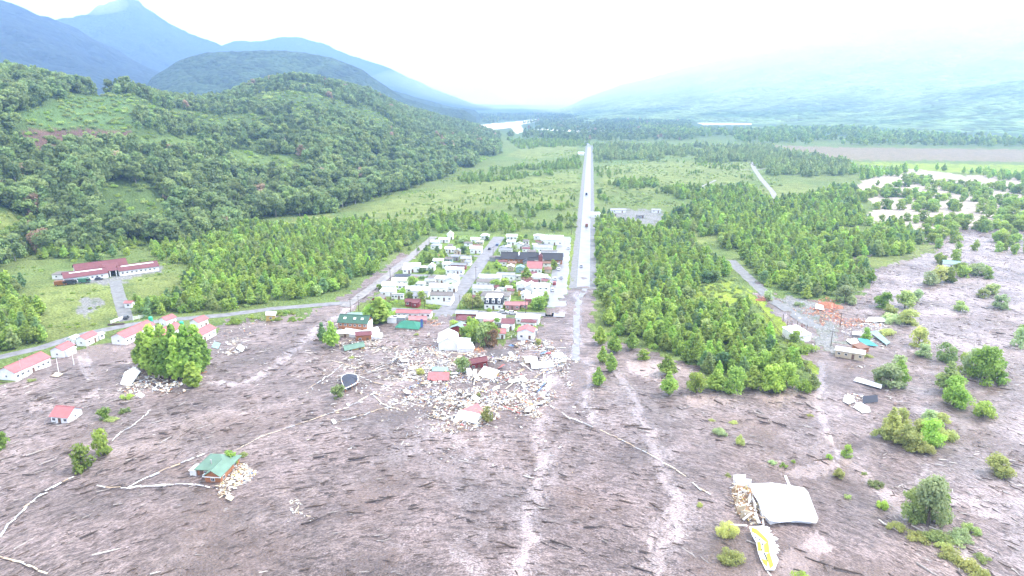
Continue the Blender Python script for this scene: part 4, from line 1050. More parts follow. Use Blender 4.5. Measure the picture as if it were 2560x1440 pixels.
H(1146, 684, 9, 7, 2.8, 0, "white", "white", "shed", "white house with flat lean roof, right half of the pair on the middle cross street", nwin=3)
# --- middle left block
H(1007, 701, 12, 5, 2.6, 0, "slate", "white", "shed", "long low shed with slate-blue roof by the middle cross street", name="shed", nwin=0)
H(1001, 711, 12, 7, 2.8, 3, "white", "white", "gable", "white house right behind the slate-blue shed", nwin=3)
H(974, 724, 10, 8, 3.2, 8, "white", "white", "gable", "white house with dark patches nearest the left track in the middle block", nwin=3)
H(972, 738, 11, 8, 3.0, 5, "white", "white", "hip", "wide white hipped house just above the low trailer")
H(1007, 723, 6, 5, 2.6, 0, "white", "white", "gable", "small white house beside a round garden tree")
H(1024, 731, 5, 5, 2.4, 0, "white", "white", "shed", "tiny white shed between garden trees", name="shed", nwin=1)
H(995, 747, 9, 3, 2.6, 0, "white", "white", "flat", "long white trailer with small dark windows", name="trailer", nwin=4)
H(948, 757, 8, 8, 2.8, 0, "white", "red", "gabley", "red-fronted house with white gable roof at the left corner", pitch=.5)
H(1033, 764, 10, 6, 2.6, 0, "darkred", "red", "gable", "small red house standing alone on a lawn", porch=(2.5, 4.2, 2.5, 2.4, "darkred", "red"), nwin=3)
H(1054, 737, 13, 9, 3.2, 0, "white", "white", "gable", "broad white house with dark carport between garden trees", nwin=3, porch=(4, 5, 3, 2.4, "grey", "white"))
H(1101, 707, 8, 7, 3.0, -4, "white", "white", "hip", "white pyramid-roofed house below the middle cross street", pitch=.6)
H(1077, 712, 8, 6, 2.8, 0, "white", "white", "gable", "white house with low roof left of the pyramid roof")
H(1131, 712, 10, 14, 3.4, 0, "white", "white", "gabley", "tall white house at the street corner, first below the middle cross street", nwin=3)
H(1098, 730, 13, 9, 3.4, 0, "white", "white", "gable", "great white house in the centre of the middle block", nwin=3, chim=True)
H(1106, 750, 16, 8, 3.2, 0, "white", "white", "gable", "long white house behind the white yard fence on the street", nwin=4)
H(1132, 728, 6, 6, 2.8, 0, "white", "white", "gabley", "white gable cottage standing close to the village street")
H(1085, 722, 6, 6, 2.6, 0, "white", "white", "shed", "plain white outhouse squeezed among big white houses", name="shed", nwin=1)
# --- top right block
H(1280, 599, 11, 7, 3.0, 0, "white", "white", "gable", "white house at the back row right of the street head", nwin=3)
H(1278, 612, 8, 6, 2.6, 0, "white", "white", "gable", "white house with slender tree at its left, second row right of the street")
H(1298, 621, 8, 9, 3.0, 0, "white", "white", "gabley", "white house with long roof running toward the viewer, beside pale trees")
H(1315, 610, 6, 6, 2.6, 0, "white", "white", "hip", "small white hipped house between dark tree and warehouse")
H(1315, 624, 7, 6, 2.6, 0, "white", "white", "gabley", "white gable cottage left of the shop strip")
H(1266, 634, 11, 7, 2.8, 0, "grey", "white", "gable", "pale grey roofed house with glass front by the upper cross street", nwin=4)
H(1347, 598, 10, 7, 3.0, 0, "white", "white", "hip", "white hipped house next to the white warehouse")
H(1380, 610, 22, 13, 4.2, 0, "white", "white", "gable", "huge white warehouse in the village's rear corner by the frontage street", name="warehouse", nwin=4, pitch=.5)
H(1358, 629, 18, 10, 3.4, 0, "white", "white", "gable", "long white house in front of the warehouse", nwin=4)
H(1329, 638, 8, 7, 2.8, 0, "white", "white", "hip", "small white hipped house at the left end of the shop strip")
H(1373, 638, 15, 6, 3.0, 0, "white", "white", "flat", "white flat-roofed shop block on the frontage street", name="shop", nwin=4)
H(1255, 655, 11, 6, 2.4, 0, "black", "grey", "gable", "small house with dark slate roof by the upper cross street", nwin=3)
H(1301, 680, 7, 8, 3.0, 0, "teal", "teal", "gabley", "pale bluish shed left of the red-roofed church", name="shed", nwin=1)
# --- middle right block
H(1265, 699, 14, 7, 3.2, 0, "white", "white", "gable", "white house with dark doorway standing forward on the middle cross street", nwin=3)
H(1294, 698, 7, 5, 2.2, 0, "white", "white", "flat", "low white garage beside the house on the middle cross street", name="shed", nwin=1)
H(1226, 704, 17, 7, 3.2, 0, "white", "white", "gable", "long white terrace house at the corner of village street and middle cross street", nwin=5)
H(1216, 715, 15, 6, 2.8, 0, "white", "white", "shed", "long white lean-to house behind the terrace", nwin=4)
H(1349, 704, 12, 9, 3.4, 0, "white", "white", "hip", "white hipped house behind parked cars on the frontage street", nwin=3)
H(1366, 706, 6, 6, 2.6, 0, "white", "white", "gabley", "small white gable hut beside the frontage street")
H(1208, 733, 15, 10, 3.4, 0, "white", "white", "gable", "big white house behind the black mansard house", nwin=4)
H(1237, 728, 6, 5, 2.6, 0, "darkred", "cream", "gable", "tiny house with dark red roof tucked behind bright trees", nwin=1)
H(1328, 715, 10, 6, 2.8, 0, "darkred", "white", "gable", "white house with a dark red roof in the packed row", nwin=2)
H(1304, 726, 7, 8, 3.6, 0, "white", "white", "gabley", "narrow tall white gable house in the packed row")
H(1327, 730, 8, 9, 3.6, 0, "white", "white", "gabley", "white house with steep roof toward the viewer beside the narrow tall one", pitch=.6)
H(1352, 735, 13, 10, 4.6, 0, "white", "white", "gable", "two-storey white house at the frontage street corner", nwin=3, chim=True)
H(1332, 756, 11, 8, 3.0, 0, "white", "white", "gable", "white house half hidden by round trees near the lower cross street", nwin=3, porch=(-3, 4, 2.5, 2.4, "darkred", "pink"))
H(1314, 746, 6, 7, 3.0, 0, "white", "white", "gabley", "white cottage with pinkish side beside the round trees")
H(1252, 733, 5, 4, 2.4, 0, "white", "white", "shed", "tiny white garden shed among bright shrubs", name="shed", nwin=1)
H(1272, 728, 5, 4, 2.4, 0, "white", "white", "flat", "tiny white box shed at the middle of the gardens", name="shed", nwin=1)
H(1282, 772, 10, 7, 2.6, 0, "pink", "pink", "gable", "pinkish red roofed house on the lower cross street, nearer the mansard house", nwin=3)
H(1302, 771, 9, 6, 2.6, 0, "pink", "pink", "gable", "pinkish red roofed house on the lower cross street, nearer the round trees", nwin=3)
def huts():
    rs = random.Random(21); made = []
    lanes = [[tuple(gp(*p)[:2]) for p in r] for r in ([(1106, 792), (1128, 755), (1178, 690), (1248, 592)], [(1388, 792), (1412, 592)], [(985, 687), (1260, 688)], [(1110, 637), (1395, 643)], [(1085, 592), (862, 768)], [(958, 773), (1384, 787)])]
    for _ in range(900):
        if len(made) >= 46: break
        py = rs.uniform(600, 768); px = rs.uniform(960, 1390)
        if not inpoly(np.array([px]), np.array([py]), [(1095, 596), (1398, 596), (1368, 768), (975, 764)])[0]: continue
        p = gp(px, py)
        if any(math.hypot(p.x - x, p.y - y) < sz * .5 + 2.6 for x, y, sz in BUILT): continue
        if min(float(seg_dist(np.array([p.x]), np.array([p.y]), l)[0]) for l in lanes) < 6.5: continue
        rf = rs.choice(("white", "zinc", "dull", "darkred", "grey", "rust", "white", "slate")); wl = rs.choice(("white", "cream", "grey", "white", "yellow", "teal"))
        o = house(p, 0, rs.uniform(4.5, 9), rs.uniform(4.5, 7), rs.uniform(2.1, 2.8), rs.choice((0, 0, 90)) + rs.uniform(-4, 4), rf, wl, rs.choice(("gable", "gable", "shed", "hip")), "", name="shed", nwin=rs.choice((1, 2)), door=False)
        made.append((o, p, {"white": "white", "zinc": "zinc", "dull": "brownish", "darkred": "dark red", "grey": "grey", "rust": "rusty", "slate": "slate"}[rf], {"white": "white", "cream": "cream", "grey": "grey", "yellow": "yellowish", "teal": "pale blue"}[wl]))
    for (o, p, a, c), lb in zip(made, rank_labels([(p.x, p.y, f"{c} hut with {a} roof") for o, p, a, c in made], 12)): o["label"] = lb
huts()
# --- lower left block
H(1021, 793, 15, 6, 2.8, 0, "red", "white", "gable", "white house with half its roof red on the lower cross street", nwin=4)
H(1059, 793, 11, 6, 2.8, 0, "pink", "white", "gable", "pale pink roofed house at the muddy street corner", nwin=3)
H(1044, 806, 11, 7, 2.6, 14, "pink", "pink", "gable", "pink roofed house pushed askew behind the sunken green roof", tilt=(.05, .06), sink=.5)
H(999, 805, 8, 4, 2.6, 0, "white", "grey", "flat", "grey-white container shed behind the mud front, the larger one", name="shed", nwin=0)
H(981, 806, 6, 4, 2.6, 0, "white", "white", "flat", "white container shed behind the mud front, the smaller one", name="shed", nwin=0)
H(888, 797, 10, 7, 2.8, 6, "teal", "white", "hip", "pale aqua hipped roof behind the orange building", sink=.6)
H(856, 838, 9, 6, 2.6, 10, "white", "cream", "hip", "small cream house crushed left of the orange building", tilt=(.06, -.05), sink=.9)
H(888, 838, 12, 7, 2.4, -14, "white", "white", "gable", "white house shoved against the orange building's front", tilt=(.10, .05), sink=.8)
H(908, 848, 9, 6, 3.2, 24, "darkred", "orange", "gable", "orange walled house with dull red roof at the pile's edge", tilt=(.04, .05), sink=.6)
H(928, 832, 9, 6, 2.4, 30, "white", "white", "gable", "white roofed house tipped over at the right of the orange building", tilt=(.16, -.12), sink=1.2)
H(938, 845, 8, 6, 1.6, 18, "white", "white", "shed", "flattened white shed lying at the right end of the pile", tilt=(-.1, .08), sink=.6, nwin=0, name="shed")
H(886, 872, 11, 7, 1.8, 28, "palegreen", "yellow", "gable", "pale green roofed yellow house crushed in the mud", tilt=(.08, -.10), sink=.5)
# --- lower right block
H(1168, 796, 14, 7, 3.0, 0, "white", "red", "gable", "white roofed house with a red end wall below the lower cross street", nwin=3)
H(1160, 810, 9, 8, 2.8, 2, "darkred", "white", "hip", "dark red hipped house by the round bright tree", pitch=.55)
H(1149, 832, 10, 8, 2.8, -8, "teal", "red", "gabley", "teal-roofed house with a red gable front", pitch=.4)
H(1170, 832, 5, 6, 3.0, 0, "darkred", "red", "gable", "narrow red house hidden behind garden trees", nwin=1)
H(1221, 808, 15, 12, 3.4, 2, "white", "white", "hip", "large white hipped house with an orange-fronted porch", pitch=.5, nwin=4, porch=(1, 6, 3, 2.8, "pink", "orange"))
H(1270, 822, 8, 7, 3.2, 0, "darkred", "white", "shed", "small white house with a curved red roof standing alone", nwin=2, porch=(-1, 4, 3, 2.2, "white", "white"))
H(1248, 843, 7, 7, 2.8, 8, "red", "white", "gable", "small tilted house with red striped roof beside the withered tree", tilt=(.03, .05), pitch=.5)
H(1320, 806, 15, 9, 3.0, -3, "white", "white", "hip", "wide white roofed house by the dirty edge of the frontage street", nwin=4)
H(1322, 818, 9, 6, 3.0, -3, "darkred", "white", "hip", "red hipped house between the wide white one and the two-tone one", nwin=2)
H(1316, 844, 10, 9, 3.6, -3, "red", "white", "gabley", "white house with red roof turned to the viewer, at the rubble's edge", pitch=.38)
H(1252, 803, 6, 4, 2.4, 0, "white", "white", "flat", "low white shed beside the yellow grass plot", name="shed", nwin=0)
H(1244, 818, 5, 4, 2.6, 0, "white", "grey", "flat", "small grey-white shed between white and red houses", name="shed", nwin=1)
H(1334, 836, 4, 3, 2.0, 0, "white", "grey", "flat", "small flat outhouse behind the house at the rubble's edge", name="shed", nwin=0)
H(1121, 864, 11, 18, 3.6, 10, "white", "white", "gabley", "great white shed with bluish end wall above the rubble", name="shed", pitch=.5, nwin=0)
H(1156, 868, 9, 6, 2.6, 4, "white", "white", "shed", "white lean-to beside the great white shed", name="shed", nwin=0)
H(1162, 876, 9, 6, 2.4, 25, "white", "white", "shed", "broken white lean-to slipping into the rubble", name="shed", tilt=(.12, .1), sink=.4, nwin=0)
# --- in the rubble
S_L, S_W = .60, .60
H(1196, 914, 11, 7, 3.0, 20, "darkred", "red", "gable", "tilted dark red house carried into the rubble", tilt=(.05, -.10), sink=.6, nwin=3)
H(1178, 912, 7, 6, 2.2, 24, "white", "white", "gable", "white gable piece leaning against the tilted red house", tilt=(.10, .16), sink=.7, nwin=0)
H(1097, 948, 12, 6, 1.6, 4, "red", "pink", "shed", "flattened red roofed wall lying in the rubble", tilt=(.22, 0), sink=.5, nwin=0)
H(1356, 916, 13, 8, 1.5, 10, "white", "white", "gable", "flat white roof resting on the rubble near the highway", tilt=(.06, -.08), sink=.7, nwin=0, pitch=.25)
H(1322, 905, 8, 6, 2.0, 30, "white", "cream", "gable", "cream house fragment tipped on its side in the rubble", tilt=(.25, .15), sink=.6, nwin=1)
H(1221, 940, 10, 8, 1.6, -20, "white", "yellow", "shed", "smashed yellow timber house frame in the rubble", tilt=(.15, .1), sink=.6, nwin=0)
H(1395, 893, 7, 5, 1.2, 30, "white", "white", "shed", "single white roof slab nearest the broken road strip", tilt=(.05, .1), sink=.5, nwin=0)
H(1172, 1048, 11, 8, 1.6, -12, "white", "white", "gable", "crumpled white roof at the rubble's foremost heap", tilt=(.10, .12), sink=.5, nwin=0)
H(1183, 1036, 9, 6, 1.6, 40, "pink", "grey", "shed", "pinkish broken wall standing on the foremost heap", tilt=(.3, -.15), sink=.3, nwin=0)
H(1100, 930, 9, 7, 1.6, 15, "teal", "white", "hip", "pale aqua roof half buried in the rubble", tilt=(-.06, .08), sink=.4, nwin=0)
# --- left settlement: front-left and front-right wall foot, and the far foot of one end wall
S_L = S_W = 1.0
def house3(A, B, Cc, h, roof, wall, label, **kw):
    a, b_, c_ = gp(*A), gp(*B), gp(*Cc)
    u = (b_ - a); L = u.length; u.normalize(); nrm = Vector((-u.y, u.x, 0)); wd = max(abs((c_ - a).dot(nrm)), abs((c_ - b_).dot(nrm)))
    ctr = a + u * L / 2 + nrm * wd / 2
    return house(ctr, 0, L, wd, h, math.degrees(math.atan2(u.y, u.x) - STREET), roof, wall, "gable", label, **kw)
house3((40, 952), (128, 912), (2, 946), 3.2, "red", "white", "long white house with red roof nearest the left edge", nwin=7, pitch=.5)
house3((160, 895), (189, 880), (139, 889), 3.2, "red", "white", "small white red-roofed house beside the gravel road, nearer the long one", pitch=.5, porch=(0, 5, 1.2, 2.4, "white", "white"))
house3((217, 866), (246, 852), (200, 861), 3.2, "red", "white", "small white red-roofed house with pale lean-tos by the road bend", pitch=.5)
house3((188, 862), (203, 855), (176, 857), 2.4, "white", "white", "white lean-to left of the house at the road bend", name="shed", nwin=1)
house3((250, 850), (262, 845), (243, 847), 2.2, "white", "white", "small white lean-to right of the house at the road bend", name="shed", nwin=1)
house3((315, 862), (388, 828), (281, 859), 3.2, "red", "white", "long white house with red roof between road bend and poplars", nwin=8, pitch=.5)
house3((418, 820), (442, 811), (408, 814), 3.6, "red", "white", "square red-roofed house behind the poplars, left of two", pitch=.5)
house3((388, 866), (458, 833), (366, 858), 3.2, "red", "white", "long red-roofed house partly hidden behind the poplar clump", nwin=6, pitch=.5)
house3((498, 825), (522, 815), (487, 818), 3.6, "red", "white", "square red-roofed house behind the poplars, right of two", pitch=.5)
house3((484, 868), (541, 837), (466, 858), 3.2, "red", "white", "long red-roofed house with blue end wall above the ruins", nwin=5, pitch=.5)
house3((129, 1056), (171, 1058), (208, 1036), 2.6, "red", "white", "red-roofed white house stranded and tilted alone in the mud", nwin=3, pitch=.6, tilt=(.03, .04), sink=.3)
H(325, 768, 3.5, 3, 2.6, 8, "red", "white", "gable", "tiny white gatehouse with red roof beside the driveway", nwin=1, door=False)
H(677, 800, 4, 3, 3.0, 20, "white", "yellow", "shed", "small yellowish hut standing at the scrub's edge", name="shed", nwin=1, tilt=(.05, .1))
# --- right side
S_L = S_W = .85
H(1990, 846, 9, 10, 2.8, 30, "white", "white", "shed", "white flat shed beside the burnt posts", name="shed", nwin=0)
H(2124, 892, 12, 5.5, 2.8, -24, "white", "cream", "gable", "long cream shed stranded on the mud", name="shed", nwin=4, pitch=.3)
H(2150, 878, 6, 4.5, 2.0, 30, "rust", "orange", "shed", "orange-brown lean-to at the cream shed's rear", name="shed", nwin=0)
H(2376, 668, 10, 8, 2.6, -20, "teal", "white", "gable", "pale shed standing among drowned trees", name="shed", nwin=1, pitch=.45)
H(1487, 543, 9, 7, 3.2, 10, "white", "white", "gable", "white shed on the highway's right side by the gravel yard", name="shed", nwin=1)
H(1452, 388, 12, 9, 4.0, 10, "white", "white", "gable", "white barn far off by the highway", name="shed", nwin=1)
for k, (px, py, L, Wd, h, r, lab) in enumerate([(1545, 531, 16, 6, 2.6, 5, "long white depot hall at the back of the gravel yard"), (1640, 531, 9, 5, 2.4, -5, "white depot hut at the gravel yard's right rear"), (1600, 545, 7, 4, 2.4, 20, "grey machine housing in the middle of the gravel yard"),
                                             (1570, 551, 4, 2.5, 1.8, 0, "small grey container in the gravel yard, nearer the wood"), (1535, 540, 4, 2.5, 1.8, 30, "small grey container at the gravel yard's left side")]):
    H(px, py, L, Wd, h, r, "white" if k < 2 else "dull", "white" if k < 2 else "grey", "flat" if k > 1 else "gable", lab, name="shed", nwin=2)

# long school with dark roof
def long_school():
    p = gp(1330, 655); root = empty("school_building", (p.x, p.y, 0), STREET)
    tag(root, "long low school with dark slate roof and orange timber front", "school")
    b = MB(); gable_wall(b, -19, 19, -4.5, 4.5, 3.0, 6.0, -.3); b.build("wall", W["orange"], root)
    b = MB(); gable_roof(b, -19, 19, -4.5, 4.5, 3.0, 6.0, .6); rf = b.build("roof", RF["black"], root)
    for xx in (-8, 5):
        b = MB(); b.box((xx, -1.5, 5.6), (.5, 6.5, 1.4)); b.build("ridge_wall", W["white"], rf)
    b = MB(); b.box((2, -6.0, 1.3), (7, 3, 3.2)); an = b.build("porch", W["orange"], root)
    b = MB(); gable_roof(b, -1.5, 5.5, -8.2, -4.6, 2.9, 4.3, .4); b.build("porch_roof", RF["black"], an)
    for i in range(12):
        if 5 < i < 8: continue
        put("window", WIN, root, (-17.5 + i * 3.2, -4.536, 1.6))
    put("door", DOOR, root, (2, -7.545, 0))
long_school()

def church():
    p = gp(1337, 681); root = empty("church", (p.x, p.y, 0), STREET); tag(root, "small white church with bright red roof and brown belfry", "church")
    b = MB(); gable_wall(b, -4.2, 4.2, -4, 4, 3.6, 6.6, -.3); b.build("wall", W["white"], root)
    b = MB(); gable_roof(b, -4.2, 4.2, -4, 4, 3.6, 6.6, .4); b.build("roof", RF["red"], root)
    b = MB(); b.box((3.2, 2.2, 4.6), (2.2, 2.2, 9.4)); tw = b.build("belfry", surf("belfry_wood", (.23, .075, .06), .8), root)
    b = MB(); b.faces([(1.9, .9, 9.32), (4.5, .9, 9.32), (4.5, 3.5, 9.32), (1.9, 3.5, 9.32), (3.2, 2.2, 11.6)], [(0, 1, 4), (1, 2, 4), (2, 3, 4), (3, 0, 4), (3, 2, 1, 0)]); b.build("belfry_roof", RF["darkred"], tw)
    for i in range(4): put("window", WIN, root, (-3.1 + i * 2.05, -4.036, 1.9))
    put("door", DOOR, root, (4.245, -1.5, 0), math.pi / 2)
church()

def mansard():
    p = gp(1236, 768); root = empty("mansard_house", (p.x, p.y, 0), STREET); tag(root, "tall house with black mansard front and three white dormers", "house")
    b = MB(); b.box((0, 0, 1.2), (9, 8, 3.0)); b.build("wall", W["white"], root)
    b = MB(); x0, x1, y0, y1 = -4.8, 4.8, -4.3, 4.3
    e = [(x0, y0, 2.71), (x1, y0, 2.71), (x1, y1, 2.71), (x0, y1, 2.71)]; tp = [(x0 + .9, y0 + 1.0, 5.9), (x1 - .9, y0 + 1.0, 5.9), (x1 - .9, y1 - 1, 5.9), (x0 + .9, y1 - 1, 5.9)]
    b.faces(e + tp, [(0, 1, 5, 4), (1, 2, 6, 5), (2, 3, 7, 6), (3, 0, 4, 7), (3, 2, 1, 0)]); r = b.build("mansard_roof", RF["black"], root)
    b = MB(); hip_roof(b, x0 + 1, x1 - 1, y0 + 1, y1 - 1, 5.95, 7.2, .3); b.build("upper_roof", RF["white"], root)
    for i in range(3):
        b = MB(); xx = -2.9 + i * 2.9
        b.box((xx, -3.7, 4.2), (1.3, 1.5, 1.7), 0); b.box((xx, -4.47, 4.2), (.75, .05, 1.1), 1); b.faces([(xx - .8, -4.5, 5.06), (xx + .8, -4.5, 5.06), (xx, -4.5, 5.7), (xx - .8, -2.9, 5.06), (xx + .8, -2.9, 5.06), (xx, -2.9, 5.7)], [(0, 1, 2), (0, 2, 5, 3), (1, 4, 5, 2), (0, 3, 4, 1)], 0)
        b.build("dormer", [W["white"], GLASS], r)
    for xx in (-3, 0, 3): put("window", WIN, root, (xx, -4.036, 1.5)) if xx else put("door", DOOR, root, (0, -4.045, 0))
    p2 = gp(1243, 752); 
    house(1240, 750, 17, 9, 3.2, 0, "white", "white", "hip", "wide white hipped house joined behind the black mansard", nwin=4)
mansard()

def orange_hostel():
    p = gp(890, 826); root = empty("timber_lodge", (p.x, p.y, 0), STREET + R(-3)); tag(root, "two-storey orange timber building with mossy green roof", "building")
    b = MB(); gable_wall(b, -6.6, 6.6, -3.6, 3.6, 4.8, 7.2, -.4); b.build("wall", W["orange"], root)
    b = MB(); gable_roof(b, -6.6, 6.6, -3.6, 3.6, 4.8, 7.2, .5); rf = b.build("roof", RF["moss"], root)
    for xx in (-4, .5, 4):
        b = MB(); b.slab([(xx - .6, -2.4, 5.95), (xx + .6, -2.4, 5.95), (xx + .6, -1.5, 6.55), (xx - .6, -1.5, 6.55)], .06); b.build("skylight", RF["white"], rf)
    for i in range(6):
        put("window", WIN, root, (-5.5 + i * 2.2, -3.636, 3.6)); put("window", WIN, root, (-5.5 + i * 2.2, -3.636, 1.3))
    b = MB(); b.box((6.63, 0, 2.6), (.06, 7.0, 4.6)); b.build("end_cladding", W["white"], root)
orange_hostel()

def sunken_green():
    p = gp(1024, 818); root = empty("sunken_house", (p.x, p.y, -.4), STREET + R(-4), (.05, .03)); tag(root, "house sunk to its eaves under a vivid green hipped roof", "house")
    b = MB(); b.box((0, 0, .5), (10, 7.5, 1.8)); b.build("wall", W["cream"], root)
    b = MB(); hip_roof(b, -5, 5, -3.8, 3.8, 1.45, 3.6, .5); b.build("roof", RF["green"], root)
    b = MB(); b.slab([(5.4, -1.6, .6), (6.5, -1.6, .6), (6.5, -1.2, 4.4), (5.4, -1.2, 4.4)], .1); o = b.build("torn_sheet", W["blue"]); 
    o.matrix_world = Matrix.Translation((p.x, p.y, 0)) @ Matrix.Rotation(STREET, 4, 'Z'); tag(o, "upright blue torn sheet beside the vivid green roof", "sheet")
sunken_green()

def long_complex():
    a, c = gp(163, 709), gp(398, 677)
    d = (c - a); L = d.length; ang = math.atan2(d.y, d.x)
    root = empty("school_complex", a, ang); tag(root, "long low building complex with dark red roofs and white walls", "building")
    def wing(x0, x1, y0, y1, h, hr):
        b = MB(); gable_wall(b, x0, x1, y0, y1, h, hr, -.3); b.build("wall", W["white"], root)
        b = MB(); gable_roof(b, x0, x1, y0, y1, h, hr, .5); return b.build("roof", RF["darkred"], root)
    r1 = wing(0, L * .44, 0, 10, 3.0, 5.2); r2 = wing(L * .57, L, 0, 10, 3.0, 5.2)
    wing(L * .15, L * .70, 11.5, 24, 3.6, 6.6)
    b = MB(); b.slab([(L * .42, 1.0, 3.6), (L * .59, 1.0, 3.6), (L * .59, 11, 6.2), (L * .42, 11, 6.2)], .2); b.build("entrance_roof", RF["darkred"], root)
    b = MB(); b.box((L * .505, 6.5, 1.6), (L * .13 - .2, .3, 3.0)); b.build("entrance_wall", surf("recess_shade", (.06, .05, .045), .9), root)  # near-black colour stands in for the shade inside the entrance opening
    for xx in (.445, .47, .535, .565):
        b = MB(); b.box((L * xx, 1.3, 1.75), (.4, .4, 3.6)); b.build("post", W["white"], root)
    for rf, (q0, q1) in ((r1, (.06, .40)), (r2, (.60, .96))):
        b = MB(); b.slab([(L * q0, 3.2, 4.72), (L * q1, 3.2, 4.72), (L * q1, 4.0, 5.06), (L * q0, 4.0, 5.06)], .06); b.build("skylight", RF["white"], rf)
    for q in (.03, .08, .13, .18, .23, .28, .33, .38, .60, .65, .70, .75, .80, .85, .90, .95): put("window", WIN, root, (L * q, -.036, 1.6))
    b = MB(); 
    h = house(160, 694, 11, 8, 2.8, 14, "white", "white", "hip", "white annex pavilion at the end of the long red-roofed complex", pitch=.3)
long_complex()

# green-roofed house stranded in front
def green_house():
    p = gp(548, 1172); root = empty("stranded_house", (p.x, p.y, -.25), R(-8), (.03, -.02)); tag(root, "stranded house with pale green cross-gabled roof and orange walls", "house")
    b = MB(); b.box((0, 0, 1.0), (8.4, 7.4, 2.6)); b.box((2.2, -5.2, 1.0), (4.6, 3.1, 2.6)); b.build("wall", W["orange"], root)
    b = MB(); hip_roof(b, -4.2, 4.2, -3.7, 3.7, 2.32, 4.9, .6)
    yf, xl, xr, xm, hz, hr = -7.2, -.4, 4.9, 2.25, 2.30, 4.1
    b.slab([(xl, yf, hz), (xm, yf, hr), (xm, -.4, hr), (xl, -2.8, hz)], .12); b.slab([(xm, yf, hr + .004), (xr, yf, hz), (xr, -1.6, hz), (xm, -.4, hr + .004)], .12)
    rf = b.build("roof", RF["palegreen"], root)
    b = MB(); b.faces([(xl + .2, yf + .35, 2.3), (xr - .2, yf + .35, 2.3), (xm, yf + .35, hr - .15), (xl + .2, yf + .5, 2.3), (xr - .2, yf + .5, 2.3), (xm, yf + .5, hr - .15)], [(0, 1, 2), (5, 4, 3), (0, 3, 4, 1), (1, 4, 5, 2), (2, 5, 3, 0)]); b.build("gable_board", W["orange"], root)
    b = MB(); b.box((-.1, yf - .05, 2.25), (0.14, .1, .3)); b.box((2.25, yf - .06, 2.2), (5.3, .1, .22)); b.build("gutter", W["white"], rf)
    b = MB(); b.box((-5.2, -2.6, .9), (1.8, 3.2, 2.2)); b.slab([(-6.3, -4.4, 1.9), (-4.2, -4.4, 2.15), (-4.2, -.8, 2.15), (-6.3, -.8, 1.9)], .1); b.build("veranda", W["white"], root)
    put("window", WIN, root, (2.2, -6.785, 1.2)); put("window", WIN, root, (-1.6, -3.736, 1.2)); put("door", DOOR, root, (-2.9, -3.745, 0)); put("window", WIN, root, (4.534, -5.2, 1.2), math.pi / 2); put("window", WIN, root, (4.234, 1.2, 1.2), math.pi / 2)
    c = MB(); c.tube([(-.3, -2.6, 2.6), (-.3, -2.6, 4.6)], [.14, .14], 8); c.tube([(-.3, -2.6, 4.6), (-.3, -2.6, 4.75)], [.26, .05], 8); c.build("chimney", CONC, rf)
green_house()

# slate-blue fallen roof, shaped like a shield
def fallen_roof():
    outline = [(862, 971), (855, 955), (852.5, 946), (856, 939), (863, 935.5), (873, 934), (884, 935), (893, 938), (895.5, 947), (893, 955), (880, 963)]
    P = [gp(x, y, 2.3 if i > 4 and i < 9 else 1.6) for i, (x, y) in enumerate(outline)]
    c = sum(P, Vector()) / len(P); root = empty("fallen_roof", (c.x, c.y, 0)); tag(root, "slate-blue rounded roof carried off whole onto the mud", "roof")
    Q = [p - Vector((c.x, c.y, 0)) for p in P]; top = Vector((.6, .6, 2.45))
    b = MB(); n = len(Q)
    b.faces(Q + [top], [((i + 1) % n, i, n) for i in range(n)]); b.faces([q - Vector((0, 0, .25)) for q in Q], [tuple(range(n))]); b.build("roof_sheet", RF["slate"], root)
    f = MB()
    for i in range(n):
        a, d = Q[i], Q[(i + 1) % n]; f.slab([a * 1.01 + Vector((0, 0, .04)), a * .975 + Vector((0, 0, .06)), d * .975 + Vector((0, 0, .06)), d * 1.01 + Vector((0, 0, .04))], .28)
    f.build("fascia", W["white"], root)
    s = MB()
    for q in Q[8:11] + Q[:2]: s.box((q.x * .93, q.y * .93, .6), (.25, .25, 2.6))
    s.build("wall_stub", W["orange"], root)
fallen_roof()

